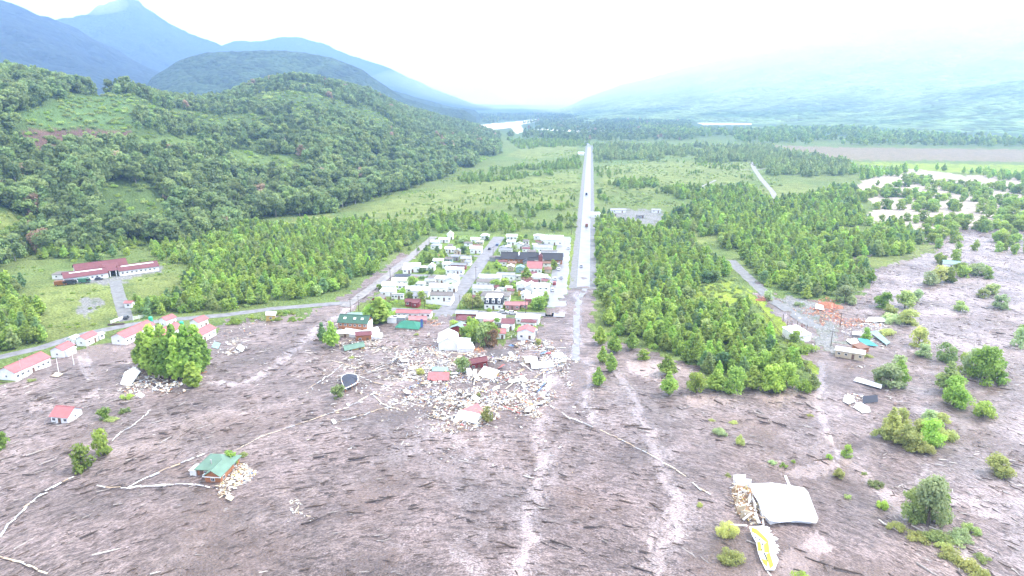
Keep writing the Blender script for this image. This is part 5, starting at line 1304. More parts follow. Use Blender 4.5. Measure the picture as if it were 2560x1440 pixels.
# wrecked white building with the torn yellow and white facade
def wreck():
    def lo(px, py, z, c): return gp(px, py, z) - c
    c = gp(1950, 1300); c.z = 0
    root = empty("wrecked_building", c); tag(root, "wrecked building under a large white roof, its left end torn open", "building")
    top = [(1874, 1209, 3.4), (1932, 1207, 3.6), (2010, 1219, 3.6), (2020, 1230, 3.4), (2045, 1296, 1.7), (2041, 1307, 1.4)]
    bot = [(2020, 1303, 1.5), (1988, 1301, 1.4), (1950, 1305, 1.5), (1925, 1301, 1.5), (1905, 1282, 1.9), (1897, 1255, 2.5), (1880, 1228, 3.0)]
    P = [lo(x, y, z, c) for x, y, z in top + bot]
    mid = sum(P, Vector()) / len(P); mid.z += .25
    b = MB(); n = len(P)
    b.faces(P + [mid], [((i + 1) % n, i, n) for i in range(n)]); b.faces([p - Vector((0, 0, .18)) for p in P], [tuple(range(n))])
    b.faces(P + [p - Vector((0, 0, .18)) for p in P], [(i, (i + 1) % n, n + (i + 1) % n, n + i) for i in range(n)])
    b.build("roof", RF["white"], root)
    w = MB()
    base = [(1890, 1250), (1900, 1285), (1925, 1312), (1985, 1306), (2034, 1308), (2038, 1300), (2006, 1256), (1940, 1250)]
    Q = [lo(x, y, 0, c) for x, y in base]; hs = [2.2, 1.6, 1.1, 1.0, .95, 1.1, 2.2, 2.4]; n = len(Q)
    w.faces([q + Vector((0, 0, -.5)) for q in Q] + [q + Vector((0, 0, h)) for q, h in zip(Q, hs)], [((i + 1) % n, i, n + i, n + (i + 1) % n) for i in range(n)]); w.build("wall", W["white"], root)
    # torn left end: floor, insulation, broken partitions
    rs = random.Random(5)
    e = MB(); e.prism([tuple(lo(x, y, 0, c)[:2]) for x, y in ((1838, 1215), (1828, 1228), (1836, 1262), (1845, 1288), (1870, 1300), (1895, 1285), (1880, 1225))][::-1][::-1], -.2, .5); e.build("floor", surf("floor_wood", (.26, .17, .10), .8, .4, 1.5), root)
    for k, (x, y, L, rz, col) in enumerate([(1838, 1232, 3.2, 1.2, "cream"), (1842, 1258, 3.0, 1.35, "cream"), (1852, 1284, 2.6, .4, "cream"), (1856, 1216, 4.5, -.1, "white"), (1868, 1222, 2.4, .9, "white"), (1872, 1258, 3.2, 1.3, "white"), (1884, 1270, 3.6, 1.5, "white"), (1862, 1296, 2.2, -.3, "cream"), (1848, 1205, 3.4, .05, "white")]):
        q = lo(x, y, 0, c); b = MB(); M = Matrix.Translation(q + Vector((0, 0, 1.0))) @ Matrix.Rotation(rz, 4, 'Z') @ Matrix.Rotation(rs.uniform(-.35, .35), 4, 'X')
        b.box((0, 0, 0), (L, .15, 2.4 + rs.uniform(-.5, .4)), 0, M); b.build("partition", W[col], root)
    for x, y, z, x2, y2, z2, wd in ((1963, 1190, 4.0, 1974, 1216, 3.6, .55), (1825, 1312, .5, 1868, 1315, .6, .45), (1888, 1282, 1.9, 1897, 1308, .5, .6), (1858, 1300, .5, 1880, 1282, 1.8, .5), (1905, 1280, 1.6, 1909, 1315, .4, .3)):
        b = MB(); a, d = lo(x, y, z, c), lo(x2, y2, z2, c); u = (d - a).normalized(); sd = u.cross(Vector((0, 0, 1))).normalized() * wd / 2
        b.slab([a - sd, d - sd, d + sd, a + sd], .16); b.build("beam", W["white"], root)
    # facade: lies on the mud, face up, slightly bowed
    f0 = gp(1905, 1365); f0.z = 0; fr = empty("torn_facade", f0); tag(fr, "torn white facade with yellow bands and dark windows lying face up", "wall panel")
    G = lambda x, y, z: gp(x, y, z) - f0
    left = [(1873, 1317), (1880, 1337), (1890, 1355), (1895, 1380), (1903, 1402), (1914, 1424)]; right = [(1908, 1314), (1928, 1338), (1930, 1352), (1934, 1376), (1946, 1398), (1936, 1424)]
    zs = [1.5, 1.3, 1.1, .9, .75, .6]
    def at(u, v, dz=0.0):
        k = min(int(v * 5), 4); t = v * 5 - k
        A = G(*left[k], zs[k] + dz).lerp(G(*left[k + 1], zs[k + 1] + dz), t); B = G(*right[k], zs[k] + .5 + dz).lerp(G(*right[k + 1], zs[k + 1] + .5 + dz), t)
        return A.lerp(B, u)
    b = MB()
    for i in range(5):
        v0, v1 = i / 5, (i + 1) / 5
        b.slab([at(0, v1), at(1, v1), at(1, v0), at(0, v0)], .18)
    b.build("panel", W["white"], fr)
    YEL = surf("yellow_paint", (.80, .70, .015), .5, .08)
    def patch(q, nm, mat, dz):
        b = MB(); b.slab([at(u, v, dz) for u, v in q], .02); b.build(nm, mat, fr)
    for q in ([(.04, .12), (.25, .18), (.42, .06), (.14, .01)], [(.25, .18), (.5, .36), (.62, .22), (.42, .06)], [(.5, .36), (.62, .42), (.78, .40), (.62, .22)], [(.02, .58), (.26, .58), (.28, .40), (.06, .40)], [(.38, .62), (.7, .64), (.78, .40), (.45, .46)], [(.5, .98), (.82, .92), (.70, .64), (.45, .66)], [(.06, .86), (.3, .95), (.34, .80), (.04, .74)]):
        patch(q, "yellow_band", YEL, .06)
    for u, v in ((.13, .28), (.30, .34), (.36, .45), (.27, .56), (.36, .655), (.36, .70), (.36, .75), (.36, .80)):
        patch([(u - .045, v + .022), (u + .045, v + .022), (u + .045, v - .022), (u - .045, v - .022)], "window", GLASS, .10)
    rs = random.Random(9)
    for i in range(9):
        v = .02 + i * .072; a, d = at(.92, v, .1), at(.92, v + .07, .1); o = (d - a); nrm = Vector((-o.y, o.x, 0)).normalized() * rs.uniform(1.0, 2.0)
        nrm = nrm if nrm.x > 0 else -nrm
        b = MB(); b.slab([a, d, a.lerp(d, .6) + nrm + Vector((0, 0, rs.uniform(-.2, .3))), a + nrm * .7], .05); b.build("torn_sheet", W["white"], fr)
wreck()

# single slabs on the right mudflow
def plate(name, pts, th, mat, label, cat):
    P = [gp(*p) for p in pts]; c = sum(P, Vector()) / len(P); c.z = 0
    b = MB(); b.slab([p - c for p in P], th); o = b.build(name, mat); o.location = c; return tag(o, label, cat)
plate("roof_sheet", [(2134, 952, .5), (2142, 943, .9), (2206, 962, .8), (2203, 972, .4)][::-1][::-1], .12, RF["white"], "long white roof sheet lying beside the rounded trees", "roof sheet")
plate("wall_panel", [(2158, 1008, .2), (2195, 1005, .2), (2194, 987, 2.0), (2157, 990, 2.0)], .15, RF["slate"], "dark blue wall panel standing out of the mud", "wall panel")
plate("roof_sheet", [(2107, 1003, .4), (2122, 1010, .3), (2139, 1003, .5), (2130, 990, .9), (2112, 987, 1.0)], .1, RF["white"], "crumpled white sheet left of the dark blue wall panel", "roof sheet")
plate("roof_sheet", [(2133, 1017, .4), (2156, 1032, .2), (2176, 1030, .3), (2174, 1018, .6), (2150, 1005, .9)], .1, RF["white"], "crumpled white sheet below the dark blue wall panel", "roof sheet")
plate("roof_sheet", [(2174, 829, 1.5), (2216, 862, .5), (2226, 856, .6), (2192, 826, 1.8)], .12, RF["teal"], "pale aqua roof sheet slanting down beside the rounded tree", "roof sheet")
plate("roof_sheet", [(2144, 845, 1.8), (2158, 862, .9), (2196, 865, .5), (2170, 848, 1.6)], .12, RF["cyan"], "turquoise roof sheet lying under the rounded tree", "roof sheet")
plate("roof_sheet", [(2115, 850, .7), (2130, 862, .5), (2150, 858, .7), (2140, 846, .9)], .1, RF["white"], "white sheet left of the turquoise roof", "roof sheet")
plate("roof_sheet", [(2131, 836, 1.0), (2156, 838, 1.0), (2154, 828, 1.6), (2132, 828, 1.6)], .1, RF["white"], "small white roof sheet behind the turquoise roof", "roof sheet")
plate("roof_sheet", [(2163, 804, .5), (2225, 804, .5), (2222, 793, 1.4), (2172, 793, 1.5)], .1, RF["white"], "long white roof sheet at the end of the orange timber heap", "roof sheet")
plate("roof_sheet", [(2038, 771, .8), (2060, 775, .8), (2058, 763, 1.6), (2040, 759, 1.7)], .1, RF["white"], "white sheet lying on top of the orange timber heap", "roof sheet")
plate("roof_sheet", [(300, 960, .5), (325, 965, .4), (352, 928, 1.2), (335, 918, 1.5), (312, 930, 1.2)], .1, RF["white"], "bright white roof sheet left of the poplar clump", "roof sheet")
plate("roof_sheet", [(338, 985, .3), (352, 995, .2), (362, 988, .4), (352, 980, .7)], .1, RF["white"], "small crumpled white sheet at the front of the poplar rubble", "roof sheet")
plate("roof_sheet", [(505, 1188, .5), (530, 1194, .4), (534, 1180, .8), (515, 1178, .9)], .1, RF["white"], "white fallen veranda roof in front of the stranded green-roofed house", "roof sheet")
plate("roof_sheet", [(562, 1245, .4), (578, 1252, .3), (586, 1242, .5), (572, 1235, .9)], .1, W["cream"], "cream round sheet at the tip of the stranded house's rubble", "roof sheet")
plate("wall_panel", [(828, 1050, .4), (834, 1060, .3), (842, 1056, .3), (834, 1047, .4)], .15, W["white"], "short white plank slab lying apart on the mud", "plank")
plate("roof_sheet", [(590, 870, .4), (605, 880, .3), (612, 868, .6), (600, 860, .9)], .1, RF["white"], "white sheet among ruins beyond the poplars", "roof sheet")
plate("roof_sheet", [(528, 868, .4), (545, 872, .4), (552, 858, .9), (536, 854, 1.0)], .1, RF["teal"], "pale sheet beside the blue-ended house ruins", "roof sheet")
plate("roof_sheet", [(128, 940, .3), (145, 942, .3), (158, 934, .6), (140, 930, .7)], .1, W["cream"], "pale cream scrap beside the white lamp post", "roof sheet")

# ------------------------------------------------------------------ debris
DCOL = {"white": (.74, .74, .73), "cream": (.66, .57, .42), "tan": (.42, .32, .22), "grey": (.38, .39, .41), "brown": (.16, .10, .075), "black": (.03, .03, .035), "red": (.40, .11, .10), "orange": (.52, .22, .10), "blue": (.10, .22, .48), "yellow": (.62, .48, .16), "mud": (.12, .092, .088)}
DM = {k: surf("debris_" + k, v, .7, .3, 1.2, .7) for k, v in DCOL.items()}
DK = list(DM)
def piece(b, p, rs, mi, s=1.0, zmax=.9):
    r = rs.random(); z = p.z - .12 + rs.random() ** 2.4 * zmax * .8
    M = Matrix.Translation((p.x, p.y, z)) @ Euler((rs.gauss(0, .28), rs.gauss(0, .28), rs.uniform(0, 6.28))).to_matrix().to_4x4()
    if r < .55: b.box((0, 0, 0), (rs.uniform(.8, 1.6 + 4.5 * rs.random() ** 3) * s, rs.uniform(.12, .35) * s, .08), mi, M)
    elif r < .85: b.box((0, 0, 0), (rs.uniform(.5, 1.9) * s, rs.uniform(.4, 1.1) * s, .06), mi, M)
    else: b.box((0, 0, 0), (rs.uniform(.2, .7) * s, rs.uniform(.2, .6) * s, rs.uniform(.1, .4)), mi, M)
def in_px_poly(poly, n, rs, clump=0, rag=0):
    xs = [p[0] for p in poly]; ys = [p[1] for p in poly]; W_ = [gp(*p) for p in poly]
    x0, x1 = min(p.x for p in W_), max(p.x for p in W_); y0, y1 = min(p.y for p in W_), max(p.y for p in W_)
    out = []; tries = 0
    while len(out) < n and tries < n * 40:
        tries += 600
        X = np.array([rs.uniform(x0, x1) for _ in range(600)]); Y = np.array([rs.uniform(y0, y1) for _ in range(600)])
        px, py = proj(X, Y, np.zeros(600)); ok = inpoly(px + (fbm(X / 6, Y / 6, 33, 3) - .5) * rag, py + (fbm(X / 6, Y / 6, 34, 3) - .5) * rag * .6, poly)
        if clump: ok &= fbm(X / clump, Y / clump, 91, 3) > .46
        out += [Vector((a, c, 0)) for a, c in zip(X[ok], Y[ok])]
    return out[:n]
CENTRE = [(985, 885), (1060, 868), (1110, 882), (1190, 880), (1260, 872), (1295, 848), (1345, 850), (1400, 880), (1415, 905), (1390, 930), (1388, 965), (1385, 1000), (1330, 1035), (1240, 1045), (1215, 1085), (1130, 1080), (1095, 1055), (1065, 1010), (1010, 1000), (1020, 930), (985, 910)]
FIELDS = [  # polygon, pieces, palette weights, name, highest, clump, label
 (CENTRE, 11500, dict(white=9, cream=2.5, tan=2, grey=3, brown=2.3, mud=3, black=.6, red=.6, orange=.5, blue=.3, yellow=.3), 1.0, 9, "debris"),
 ([(1090, 1000), (1380, 985), (1340, 1035), (1240, 1048), (1215, 1090), (1120, 1085), (1095, 1050)], 3000, dict(white=6, cream=4.5, tan=3, brown=2.5, mud=4, grey=2, red=.5, blue=.2, orange=.4), 1.2, 0, "debris"),
 ([(290, 945), (330, 920), (400, 935), (520, 945), (480, 968), (370, 985), (310, 975)], 950, dict(white=7, cream=3, tan=2, grey=2, orange=1.2, black=1, brown=2, mud=2), 1.2, 0, "debris"),
 ([(522, 1205), (560, 1190), (590, 1160), (622, 1160), (636, 1190), (612, 1225), (575, 1252), (535, 1240)], 1150, dict(white=6, cream=6, tan=3, yellow=1.2, brown=1.5, mud=2.5, orange=.6, blue=.2), .8, 0, "debris"),
 ([(985, 882), (1050, 868), (1130, 874), (1150, 930), (1060, 942), (1000, 930)], 1700, dict(white=7, cream=2, tan=1.5, grey=2, mud=2, red=.6, orange=.4), .7, 0, "debris"),
 ([(1290, 850), (1345, 848), (1410, 880), (1420, 905), (1370, 935), (1300, 920), (1270, 880)], 1100, dict(white=7, cream=1.5, tan=1.5, grey=2.5, mud=3, blue=.3, red=.4), .7, 7, "debris"),
 ([(526, 855), (600, 845), (614, 878), (570, 890), (535, 872)], 260, dict(white=6, cream=3, tan=2, grey=2, brown=1), .7, 0, "debris"),
 ([(555, 822), (660, 795), (690, 800), (620, 835), (560, 850)], 110, dict(white=3, cream=3, tan=2, grey=1, orange=.4, brown=3), .4, 0, "debris"),
 ([(835, 855), (950, 845), (952, 868), (905, 885), (850, 878)], 420, dict(white=6, cream=5, tan=3, brown=2, orange=1.5, red=.4), .9, 0, "debris"),
 ([(1055, 808), (1105, 798), (1105, 812), (1060, 822)], 110, dict(orange=3, cream=2, tan=2, brown=3, white=1), .7, 0, "debris"),
 ([(1000, 820), (1060, 815), (1050, 830), (1005, 828)], 100, dict(white=4, cream=2, tan=2, brown=1), .5, 0, "debris"),
 ([(1170, 878), (1200, 866), (1212, 870), (1200, 884)], 90, dict(orange=6, tan=2, cream=1), .9, 0, "debris"),
 ([(1992, 772), (2055, 766), (2105, 792), (2178, 805), (2170, 818), (2090, 810), (2005, 790)], 1000, dict(orange=9, red=3, tan=2, brown=1.5, cream=1), 1.3, 0, "debris"),
 ([(2035, 755), (2072, 743), (2100, 756), (2085, 768), (2045, 765)], 200, dict(red=4, orange=3, brown=4), 1.5, 0, "debris"),
 ([(1895, 742), (1912, 738), (1920, 750), (1905, 754)], 60, dict(orange=5, red=3, brown=2), .8, 0, "debris"),
 ([(2070, 800), (2230, 810), (2200, 830), (2110, 822)], 330, dict(white=5, grey=3, orange=1, blue=.4, cream=2), .4, 0, "debris"),
 ([(1900, 760), (2100, 745), (2260, 800), (2240, 1010), (2090, 1010), (2060, 900)], 420, dict(white=5, grey=3, tan=2, orange=1, brown=2, mud=3), .3, 14, "debris"),
 ([(2100, 830), (2150, 828), (2230, 850), (2200, 870), (2140, 872)], 220, dict(white=6, grey=2, cream=2, blue=.6, tan=1), .5, 0, "debris"),
 ([(850, 868), (1000, 848), (1005, 885), (905, 902)], 240, dict(white=4, grey=2, cream=2, tan=2, mud=4), .4, 6, "debris"),
 ([(1375, 880), (1432, 895), (1428, 960), (1388, 1000)], 330, dict(white=5, grey=3, tan=2, mud=3), .4, 6, "debris"),
 ([(800, 810), (1100, 795), (1350, 832), (1440, 880), (1440, 960), (1300, 1060), (1100, 1105), (950, 1040), (800, 960)], 1900, dict(white=4, grey=3, tan=3, cream=1, brown=2, mud=3), .25, 8, "debris"),
 ([(2180, 690), (2400, 600), (2560, 600), (2560, 960), (2300, 940)], 700, dict(white=4, grey=4, tan=2, mud=2), .25, 12, "debris"),
 ([(1955, 800), (2010, 812), (2020, 830), (1965, 825)], 80, dict(red=3, brown=3, white=1, orange=2), .6, 0, "debris"),
 ([(2108, 990), (2160, 985), (2165, 1025), (2120, 1012)], 90, dict(white=6, orange=2, tan=2), .7, 0, "debris"),
 ([(1826, 1212), (1850, 1203), (1880, 1222), (1898, 1270), (1912, 1312), (1870, 1312), (1845, 1290), (1833, 1260)], 460, dict(cream=6, white=9, yellow=1.5, orange=.7, tan=1.5, brown=1), 2.2, 0, "debris"),
 ([(685, 1210), (700, 1212), (745, 1258), (795, 1302), (770, 1302), (720, 1262)], 45, dict(white=3, cream=5, tan=2, yellow=.5), .3, 0, "debris"),
 ([(930, 980), (1010, 930), (1080, 1000), (1060, 1035), (960, 1020)], 380, dict(white=7, cream=5, tan=2), .3, 0, "debris"),
 ([(860, 890), (990, 860), (1010, 930), (930, 990), (900, 960)], 160, dict(white=4, cream=5, tan=3), .25, 0, "debris"),
 ([(800, 890), (1000, 850), (1440, 800), (1480, 1000), (1400, 1200), (1100, 1150), (700, 1100)], 1300, dict(white=4, cream=2, tan=3, grey=3, mud=4), .2, 0, "debris"),
]
for k, (poly, n, pal, zm, cl, nm) in enumerate(FIELDS):
    rs = random.Random(100 + k); b = MB(); keys = list(pal); wts = list(pal.values())
    for p in in_px_poly(poly, n, rs, cl, 90 if n > 500 else 30): piece(b, p, rs, DK.index(rs.choices(keys, wts)[0]), rs.uniform(.3, .85) * (1.6 if poly[0] == (290, 945) or rs.random() < .06 else 1), zm)
    tag(b.build("debris", list(DM.values())), kind="stuff")

LM.update({"the yellow timber frame": (1221, 940), "the flat white roof near the highway": (1356, 916), "the flattened red roof": (1097, 948), "the foremost rubble heap": (1175, 1050), "the aqua roof in the rubble": (1100, 930), "the great white shed": (1121, 868), "the broken road strip": (1440, 880)})
LM_XY = {k: gp(*v).xy for k, v in LM.items()}
rs = random.Random(77); bits = []
for k, p in enumerate(in_px_poly(CENTRE, 78, rs)):
    col = rs.choices(["white", "cream", "grey", "tan", "red", "blue", "orange", "black"], [8, 5, 2, 3, 1.2, .7, .8, .6])[0]
    b = MB(); r = rs.random(); z = rs.uniform(.6, 1.3)
    M = Euler((rs.gauss(0, .3), rs.gauss(0, .3), rs.uniform(0, 6.28))).to_matrix().to_4x4()
    if r < .55:
        L, w_ = rs.uniform(2, 4.5), rs.uniform(1.2, 2.4)
        e = [(-L / 2, -w_ / 2, 0), (L * .1, -w_ / 2 * rs.uniform(.7, 1.2), rs.uniform(-.2, .3)), (L / 2, -w_ / 3, .1), (L / 2 * rs.uniform(.7, 1), w_ / 2, .15), (-L / 2 * rs.uniform(.6, 1), w_ / 2, 0)]
        b.slab([M @ Vector(q) for q in e], .07); nm, what = "sheet", "torn sheet"
    else: b.box((0, 0, 0), (rs.uniform(4, 8), rs.uniform(.25, .5), .15), 0, M); nm, what = "plank", "long plank"
    o = b.build(nm, DM[col]); o.location = (p.x, p.y, z); bits.append((o, f"{col} {what}", what))
for (o, ph, what), lb in zip(bits, rank_labels([(o.location.x, o.location.y, ph) for o, ph, w_ in bits], 12)): tag(o, lb, what.split()[1], "loose pieces of the rubble field")

# ------------------------------------------------------------------ driftwood on the mud
cxy = Vector((-10, 60))
def flow_angle(x, y): return math.atan2(y - cxy.y, x - cxy.x) - math.pi / 2
def log_shape(b, p, L, r, ang, mi, rs, seg=5):
    u = Vector((math.cos(ang), math.sin(ang), rs.gauss(0, .05))); sd = Vector((-u.y, u.x, 0))
    k1, k2 = rs.gauss(0, .035) * L, rs.gauss(0, .035) * L
    b.tube([p - u * L * .5, p - u * L * .15 + sd * k1, p + u * L * .2 + sd * k2, p + u * L * .5], [r * rs.uniform(.7, 1.2), r, r * .8, r * .35], seg, mi)
    if rs.random() < .3:
        q = p + u * L * rs.uniform(-.2, .2); b.tube([q, q + (u * rs.uniform(.3, 1) + sd * rs.choice((-1, 1))) * L * .16 + Vector((0, 0, .1))], [r * .5, r * .2], 4, mi)
NEAR = [(-40, 1010), (300, 1000), (700, 960), (960, 1060), (1100, 1100), (1400, 1040), (1480, 960), (1700, 1000), (2100, 1020), (2200, 1200), (2600, 1100), (2620, 1470), (-40, 1470)]
RIGHT = [(2100, 770), (2240, 650), (2380, 580), (2600, 530), (2620, 1470), (2280, 1470), (2200, 1180), (2150, 1060), (2230, 900)]
WM = [WOODD, surf("grey_wood", (.30, .27, .25), .85, .3, 3), surf("bleached_wood", (.52, .48, .44), .8, .25, 3), surf("wet_wood", (.05, .036, .032), .6, .3, 3)]
for nm, poly, n, wts, Lr, seed in (("driftwood", NEAR, 4200, (4, 1.4, .12, 4), (.4, 3.0), 1), ("driftwood", RIGHT, 5000, (2, 4, 3.2, 1.2), (.6, 2.6), 2), ("driftwood", [(-40, 960), (560, 850), (800, 800), (960, 820), (1000, 960), (700, 960), (300, 1000), (-40, 1020)], 900, (4, 3, 1, 2), (1.0, 4.0), 3),
                                     ("driftwood", [(1480, 900), (1740, 920), (2040, 980), (2120, 1000), (1900, 1100), (1480, 1000)], 220, (4, 2, 1.5, 3), (.8, 4), 4), ("driftwood", [(850, 860), (1000, 830), (1120, 880), (980, 960), (850, 960)], 700, (2, 4, 3, 1), (1.0, 3.5), 5)):
    rs = random.Random(seed); b = MB()
    for p in in_px_poly(poly, n, rs):
        L = Lr[0] + (Lr[1] - Lr[0]) * rs.random() ** 2.2
        if poly is NEAR and p.x > 42 and rs.random() < .6: continue
        log_shape(b, p + Vector((0, 0, rs.uniform(-.05, .3))), L, .05 + .05 * L * rs.uniform(.4, 1.1), flow_angle(p.x, p.y) + rs.gauss(0, .35 if poly is NEAR else .6), rs.choices(range(4), wts)[0], rs, 4)
    tag(b.build(nm, WM), kind="stuff")
rs = random.Random(31); logs = []
for p in in_px_poly(NEAR, 100, rs) + in_px_poly(RIGHT, 30, rs):
    b = MB(); L = rs.uniform(2.6, 6); mi = rs.choices(range(4), (5, 1.4, .25, 4))[0]; ang = flow_angle(p.x, p.y) + rs.gauss(0, .3)
    log_shape(b, Vector((0, 0, 0)), L, rs.uniform(.14, .28), ang, mi, rs, 7)
    if rs.random() < .4:
        u = Vector((math.cos(ang + .7), math.sin(ang + .7), .25)); b.tube([(0, 0, .05), u * L * .22], [.12, .04], 5, mi)
    o = b.build("fallen_log", WM); o.location = p + Vector((0, 0, .2)); logs.append((o, {0: "dark brown log", 1: "grey log", 2: "bleached log", 3: "black wet log"}[mi]))
for (o, ph), lb in zip(logs, rank_labels([(o.location.x, o.location.y, ph) for o, ph in logs], 12)):
    tag(o, lb or f"{ph} strewn on the open foreground mud", "log", "logs strewn over the mud")
# pushed-over fence lines
FENCES = [([(0, 1345), (20, 1318), (60, 1275), (95, 1245), (130, 1222), (178, 1197)], "pale pushed-over fence line at the left edge, rising to the two rounded trees"), ([(-10, 1392), (50, 1408), (115, 1438)], "pale broken fence line in the lower left corner"),
 ([(240, 1216), (270, 1222), (320, 1222), (400, 1216), (470, 1212), (525, 1220)], "pale fence line leading straight to the stranded house's rubble"), ([(318, 1222), (370, 1195), (440, 1165), (510, 1137)], "pale fence line slanting up to the stranded house's roof"),
 ([(590, 1128), (650, 1095), (720, 1072), (800, 1045), (870, 1020), (915, 995)], "long pale fence line from the stranded house toward the rubble field"), ([(843, 1058), (905, 1040), (960, 1022), (1010, 1005)], "pale fence line ending at the short white plank slab"),
 ([(770, 975), (830, 935), (855, 915)], "pale fence line left of the fallen slate-blue roof"), ([(818, 902), (850, 908), (890, 922), (885, 938)], "pale bent fence line just behind the fallen slate-blue roof"),
 ([(900, 943), (935, 958), (965, 966), (975, 972)], "short pale fence line right of the fallen slate-blue roof"), ([(900, 940), (940, 925), (985, 905), (1010, 895)], "pale fence line from the fallen slate-blue roof into the rubble"),
 ([(932, 990), (955, 1010), (975, 1020), (1020, 1032)], "pale bent fence line at the rubble field's left corner"), ([(925, 990), (980, 965), (1020, 945)], "pale straight fence line across the pale litter"), ([(1375, 1015), (1420, 1045), (1478, 1068)], "pale fence line at the rubble field's right side"),
 ([(1500, 1077), (1560, 1105), (1640, 1147), (1710, 1190)], "long pale fence line crossing the pale wet channel"), ([(1730, 1207), (1745, 1222), (1770, 1235)], "short bluish fence line pointing at the wrecked building"), ([(280, 1105), (300, 1085), (340, 1062), (375, 1028)], "thin pale fence line right of the two rounded trees"),
 ([(888, 895), (930, 885), (960, 872)], "thin pale fence line below the crushed green-roofed house"), ([(1330, 875), (1370, 872), (1415, 872)], "pale timber line reaching the broken road strip"), ([(1345, 855), (1395, 890), (1425, 900)], "pale timber line crossing toward the single white slab")]
for k, (pts, lab) in enumerate(FENCES):
    rs = random.Random(k + 300); b = MB(); P = pxs(pts); c = P[0].copy()
    for a, d in zip(P[:-1], P[1:]):
        L = (d - a).length; t = 0
        while t < L:
            pl = rs.uniform(1.4, 3.8); q = a.lerp(d, min(1, (t + pl / 2) / L)) - c; an = math.atan2(d.y - a.y, d.x - a.x) + rs.gauss(0, .10)
            b.box((0, 0, 0), (pl * rs.uniform(.75, .97), rs.uniform(.12, .5) * (1.2 if k < 4 else .8), .1), rs.choice((0, 0, 0, 0, 1, 2)), Matrix.Translation(q + Vector((rs.gauss(0, .12), rs.gauss(0, .12), .32 + rs.uniform(0, .12)))) @ Euler((rs.gauss(0, .15), rs.gauss(0, .04), an)).to_matrix().to_4x4())
            t += pl * .96
    o = b.build("fallen_fence", [DM["white"] if k % 3 != 1 else DM["cream"], DM["grey"], DM["tan"]]); o.location = c; tag(o, lab, "fence", "pushed-over fence lines on the mud")
# standing fences
def fence(name, pts, h, mat, label, slats=2, gap=2.4, solid=False):
    P = pxs(pts); c = P[0].copy(); root = empty(name, c); tag(root, label, "fence")
    for a, d in zip(P[:-1], P[1:]):
        L = (d - a).length; n = max(1, int(L / gap)); an = math.atan2(d.y - a.y, d.x - a.x); mid = (a + d) / 2 - c; b = MB()
        M = Matrix.Translation(mid) @ Matrix.Rotation(an, 4, 'Z')
        if solid: b.box((0, 0, h * .5), (L, .06, h * .92), 0, M)
        else:
            for s in range(slats): b.box((0, 0, h * (.35 + .55 * s / max(1, slats - 1))), (L, .06, .22), 0, M)
        b.build("rail", mat, root)
        for i in range(n + 1):
            b = MB(); q = a.lerp(d, i / n) - c; b.box((q.x, q.y + .08, h * .5 + .05), (.12, .09, h + .1)); b.build("post", mat, root)
fence("plank_fence", [(277, 812), (308, 800)], 2.0, W["white"], "white slatted entrance fence left of the driveway", 3)
fence("plank_fence", [(333, 802), (363, 796)], 2.0, W["white"], "white slatted entrance fence right of the driveway", 3)
fence("yard_fence", [(1065, 759), (1126, 766), (1136, 752)], 2.2, W["white"], "solid white yard fence on the village street", solid=True)
fence("yard_fence", [(945, 768), (985, 752)], 1.4, WOODD, "dark low fence beside the red-fronted corner house", 3)
fence("wire_fence", [(1890, 760), (1960, 850), (2035, 950)], 1.6, WOODD, "dark fence along the yellow verge of the wood", 2, 5)
fence("yard_fence", [(1243, 806), (1243, 800), (1305, 800)], 1.6, W["grey"], "grey fence round the yellow grass plot", 3)
# burnt posts beside the white shed
for k, (px, py) in enumerate([(1957, 805), (1967, 823), (1978, 824), (1992, 824), (2003, 829), (2016, 833)]):
    p = gp(px, py); b = MB(); b.tube([(0, 0, -.3), (.05, 0, 4.0)], [.16, .12], 6); o = b.build("charred_post", WOODD); o.location = p
    tag(o, ["outermost charred post, at the shed's rear", "second charred post behind the white flat shed", "third charred post behind the white flat shed", "fourth charred post behind the white flat shed", "fifth charred post behind the white flat shed", "last charred post, nearest the wet lane"][k], "post", "charred posts by the white flat shed")

# ------------------------------------------------------------------ poles and lamps
def pole(px, py, hgt, label, lamp=False, mat=None):
    p = gp(px, py); root = empty("lamp_post" if lamp else "utility_pole", p, STREET); tag(root, label, "lamp post" if lamp else "utility pole", None if lamp else "utility poles of the village")
    b = MB(); b.tube([(0, 0, -.5), (0, 0, hgt)], [.15, .09], 7); b.build("mast", mat or WOODD, root)
    b = MB()
    if lamp: b.tube([(0, 0, hgt - .1), (1.2, -.3, hgt + .2)], [.05, .05], 5); b.box((1.5, -.35, hgt + .2), (.7, .25, .12)); b.build("lamp_head", CONC, root)
    else:
        b.box((0, .12, hgt - .6), (2.0, .1, .12)); a = b.build("crossarm", mat or WOODD, root)
        b = MB()
        for x in (-.85, 0, .85): b.tube([(x, .12, hgt - .54), (x, .12, hgt - .3)], [.06, .04], 5)
        b.build("insulator", CONC, a)
for px, py, h, lab in [(1062, 779, 8, "utility pole beside the small red house lawn"), (1150, 777, 8, "utility pole by the lower cross street and village street corner"), (1314, 786, 9, "tall utility pole by the pinkish roofed houses"), (1233, 647, 8, "utility pole on the village street at the upper cross street"), (1073, 614, 8, "utility pole by the left track, nearest the far corner"),
                       (1043, 642, 8, "utility pole by the left track beside the grove"), (976, 702, 8, "utility pole by the left track at the middle cross street"), (1428, 587, 8, "utility pole beside the highway at the village's rear"), (1181, 774, 8, "utility pole before the olive garden trees"), (897, 778, 8, "utility pole on the mud by the left track"), (877, 786, 8, "utility pole behind the aqua hipped roof"),
                       (1190, 700, 8, "utility pole on the village street below the middle cross street"), (2077, 866, 7, "lone dark pole on the wet yard by the cream shed"), (2100, 818, 7, "dark pole standing in front of the orange timber heap")]: pole(px, py, h, lab)
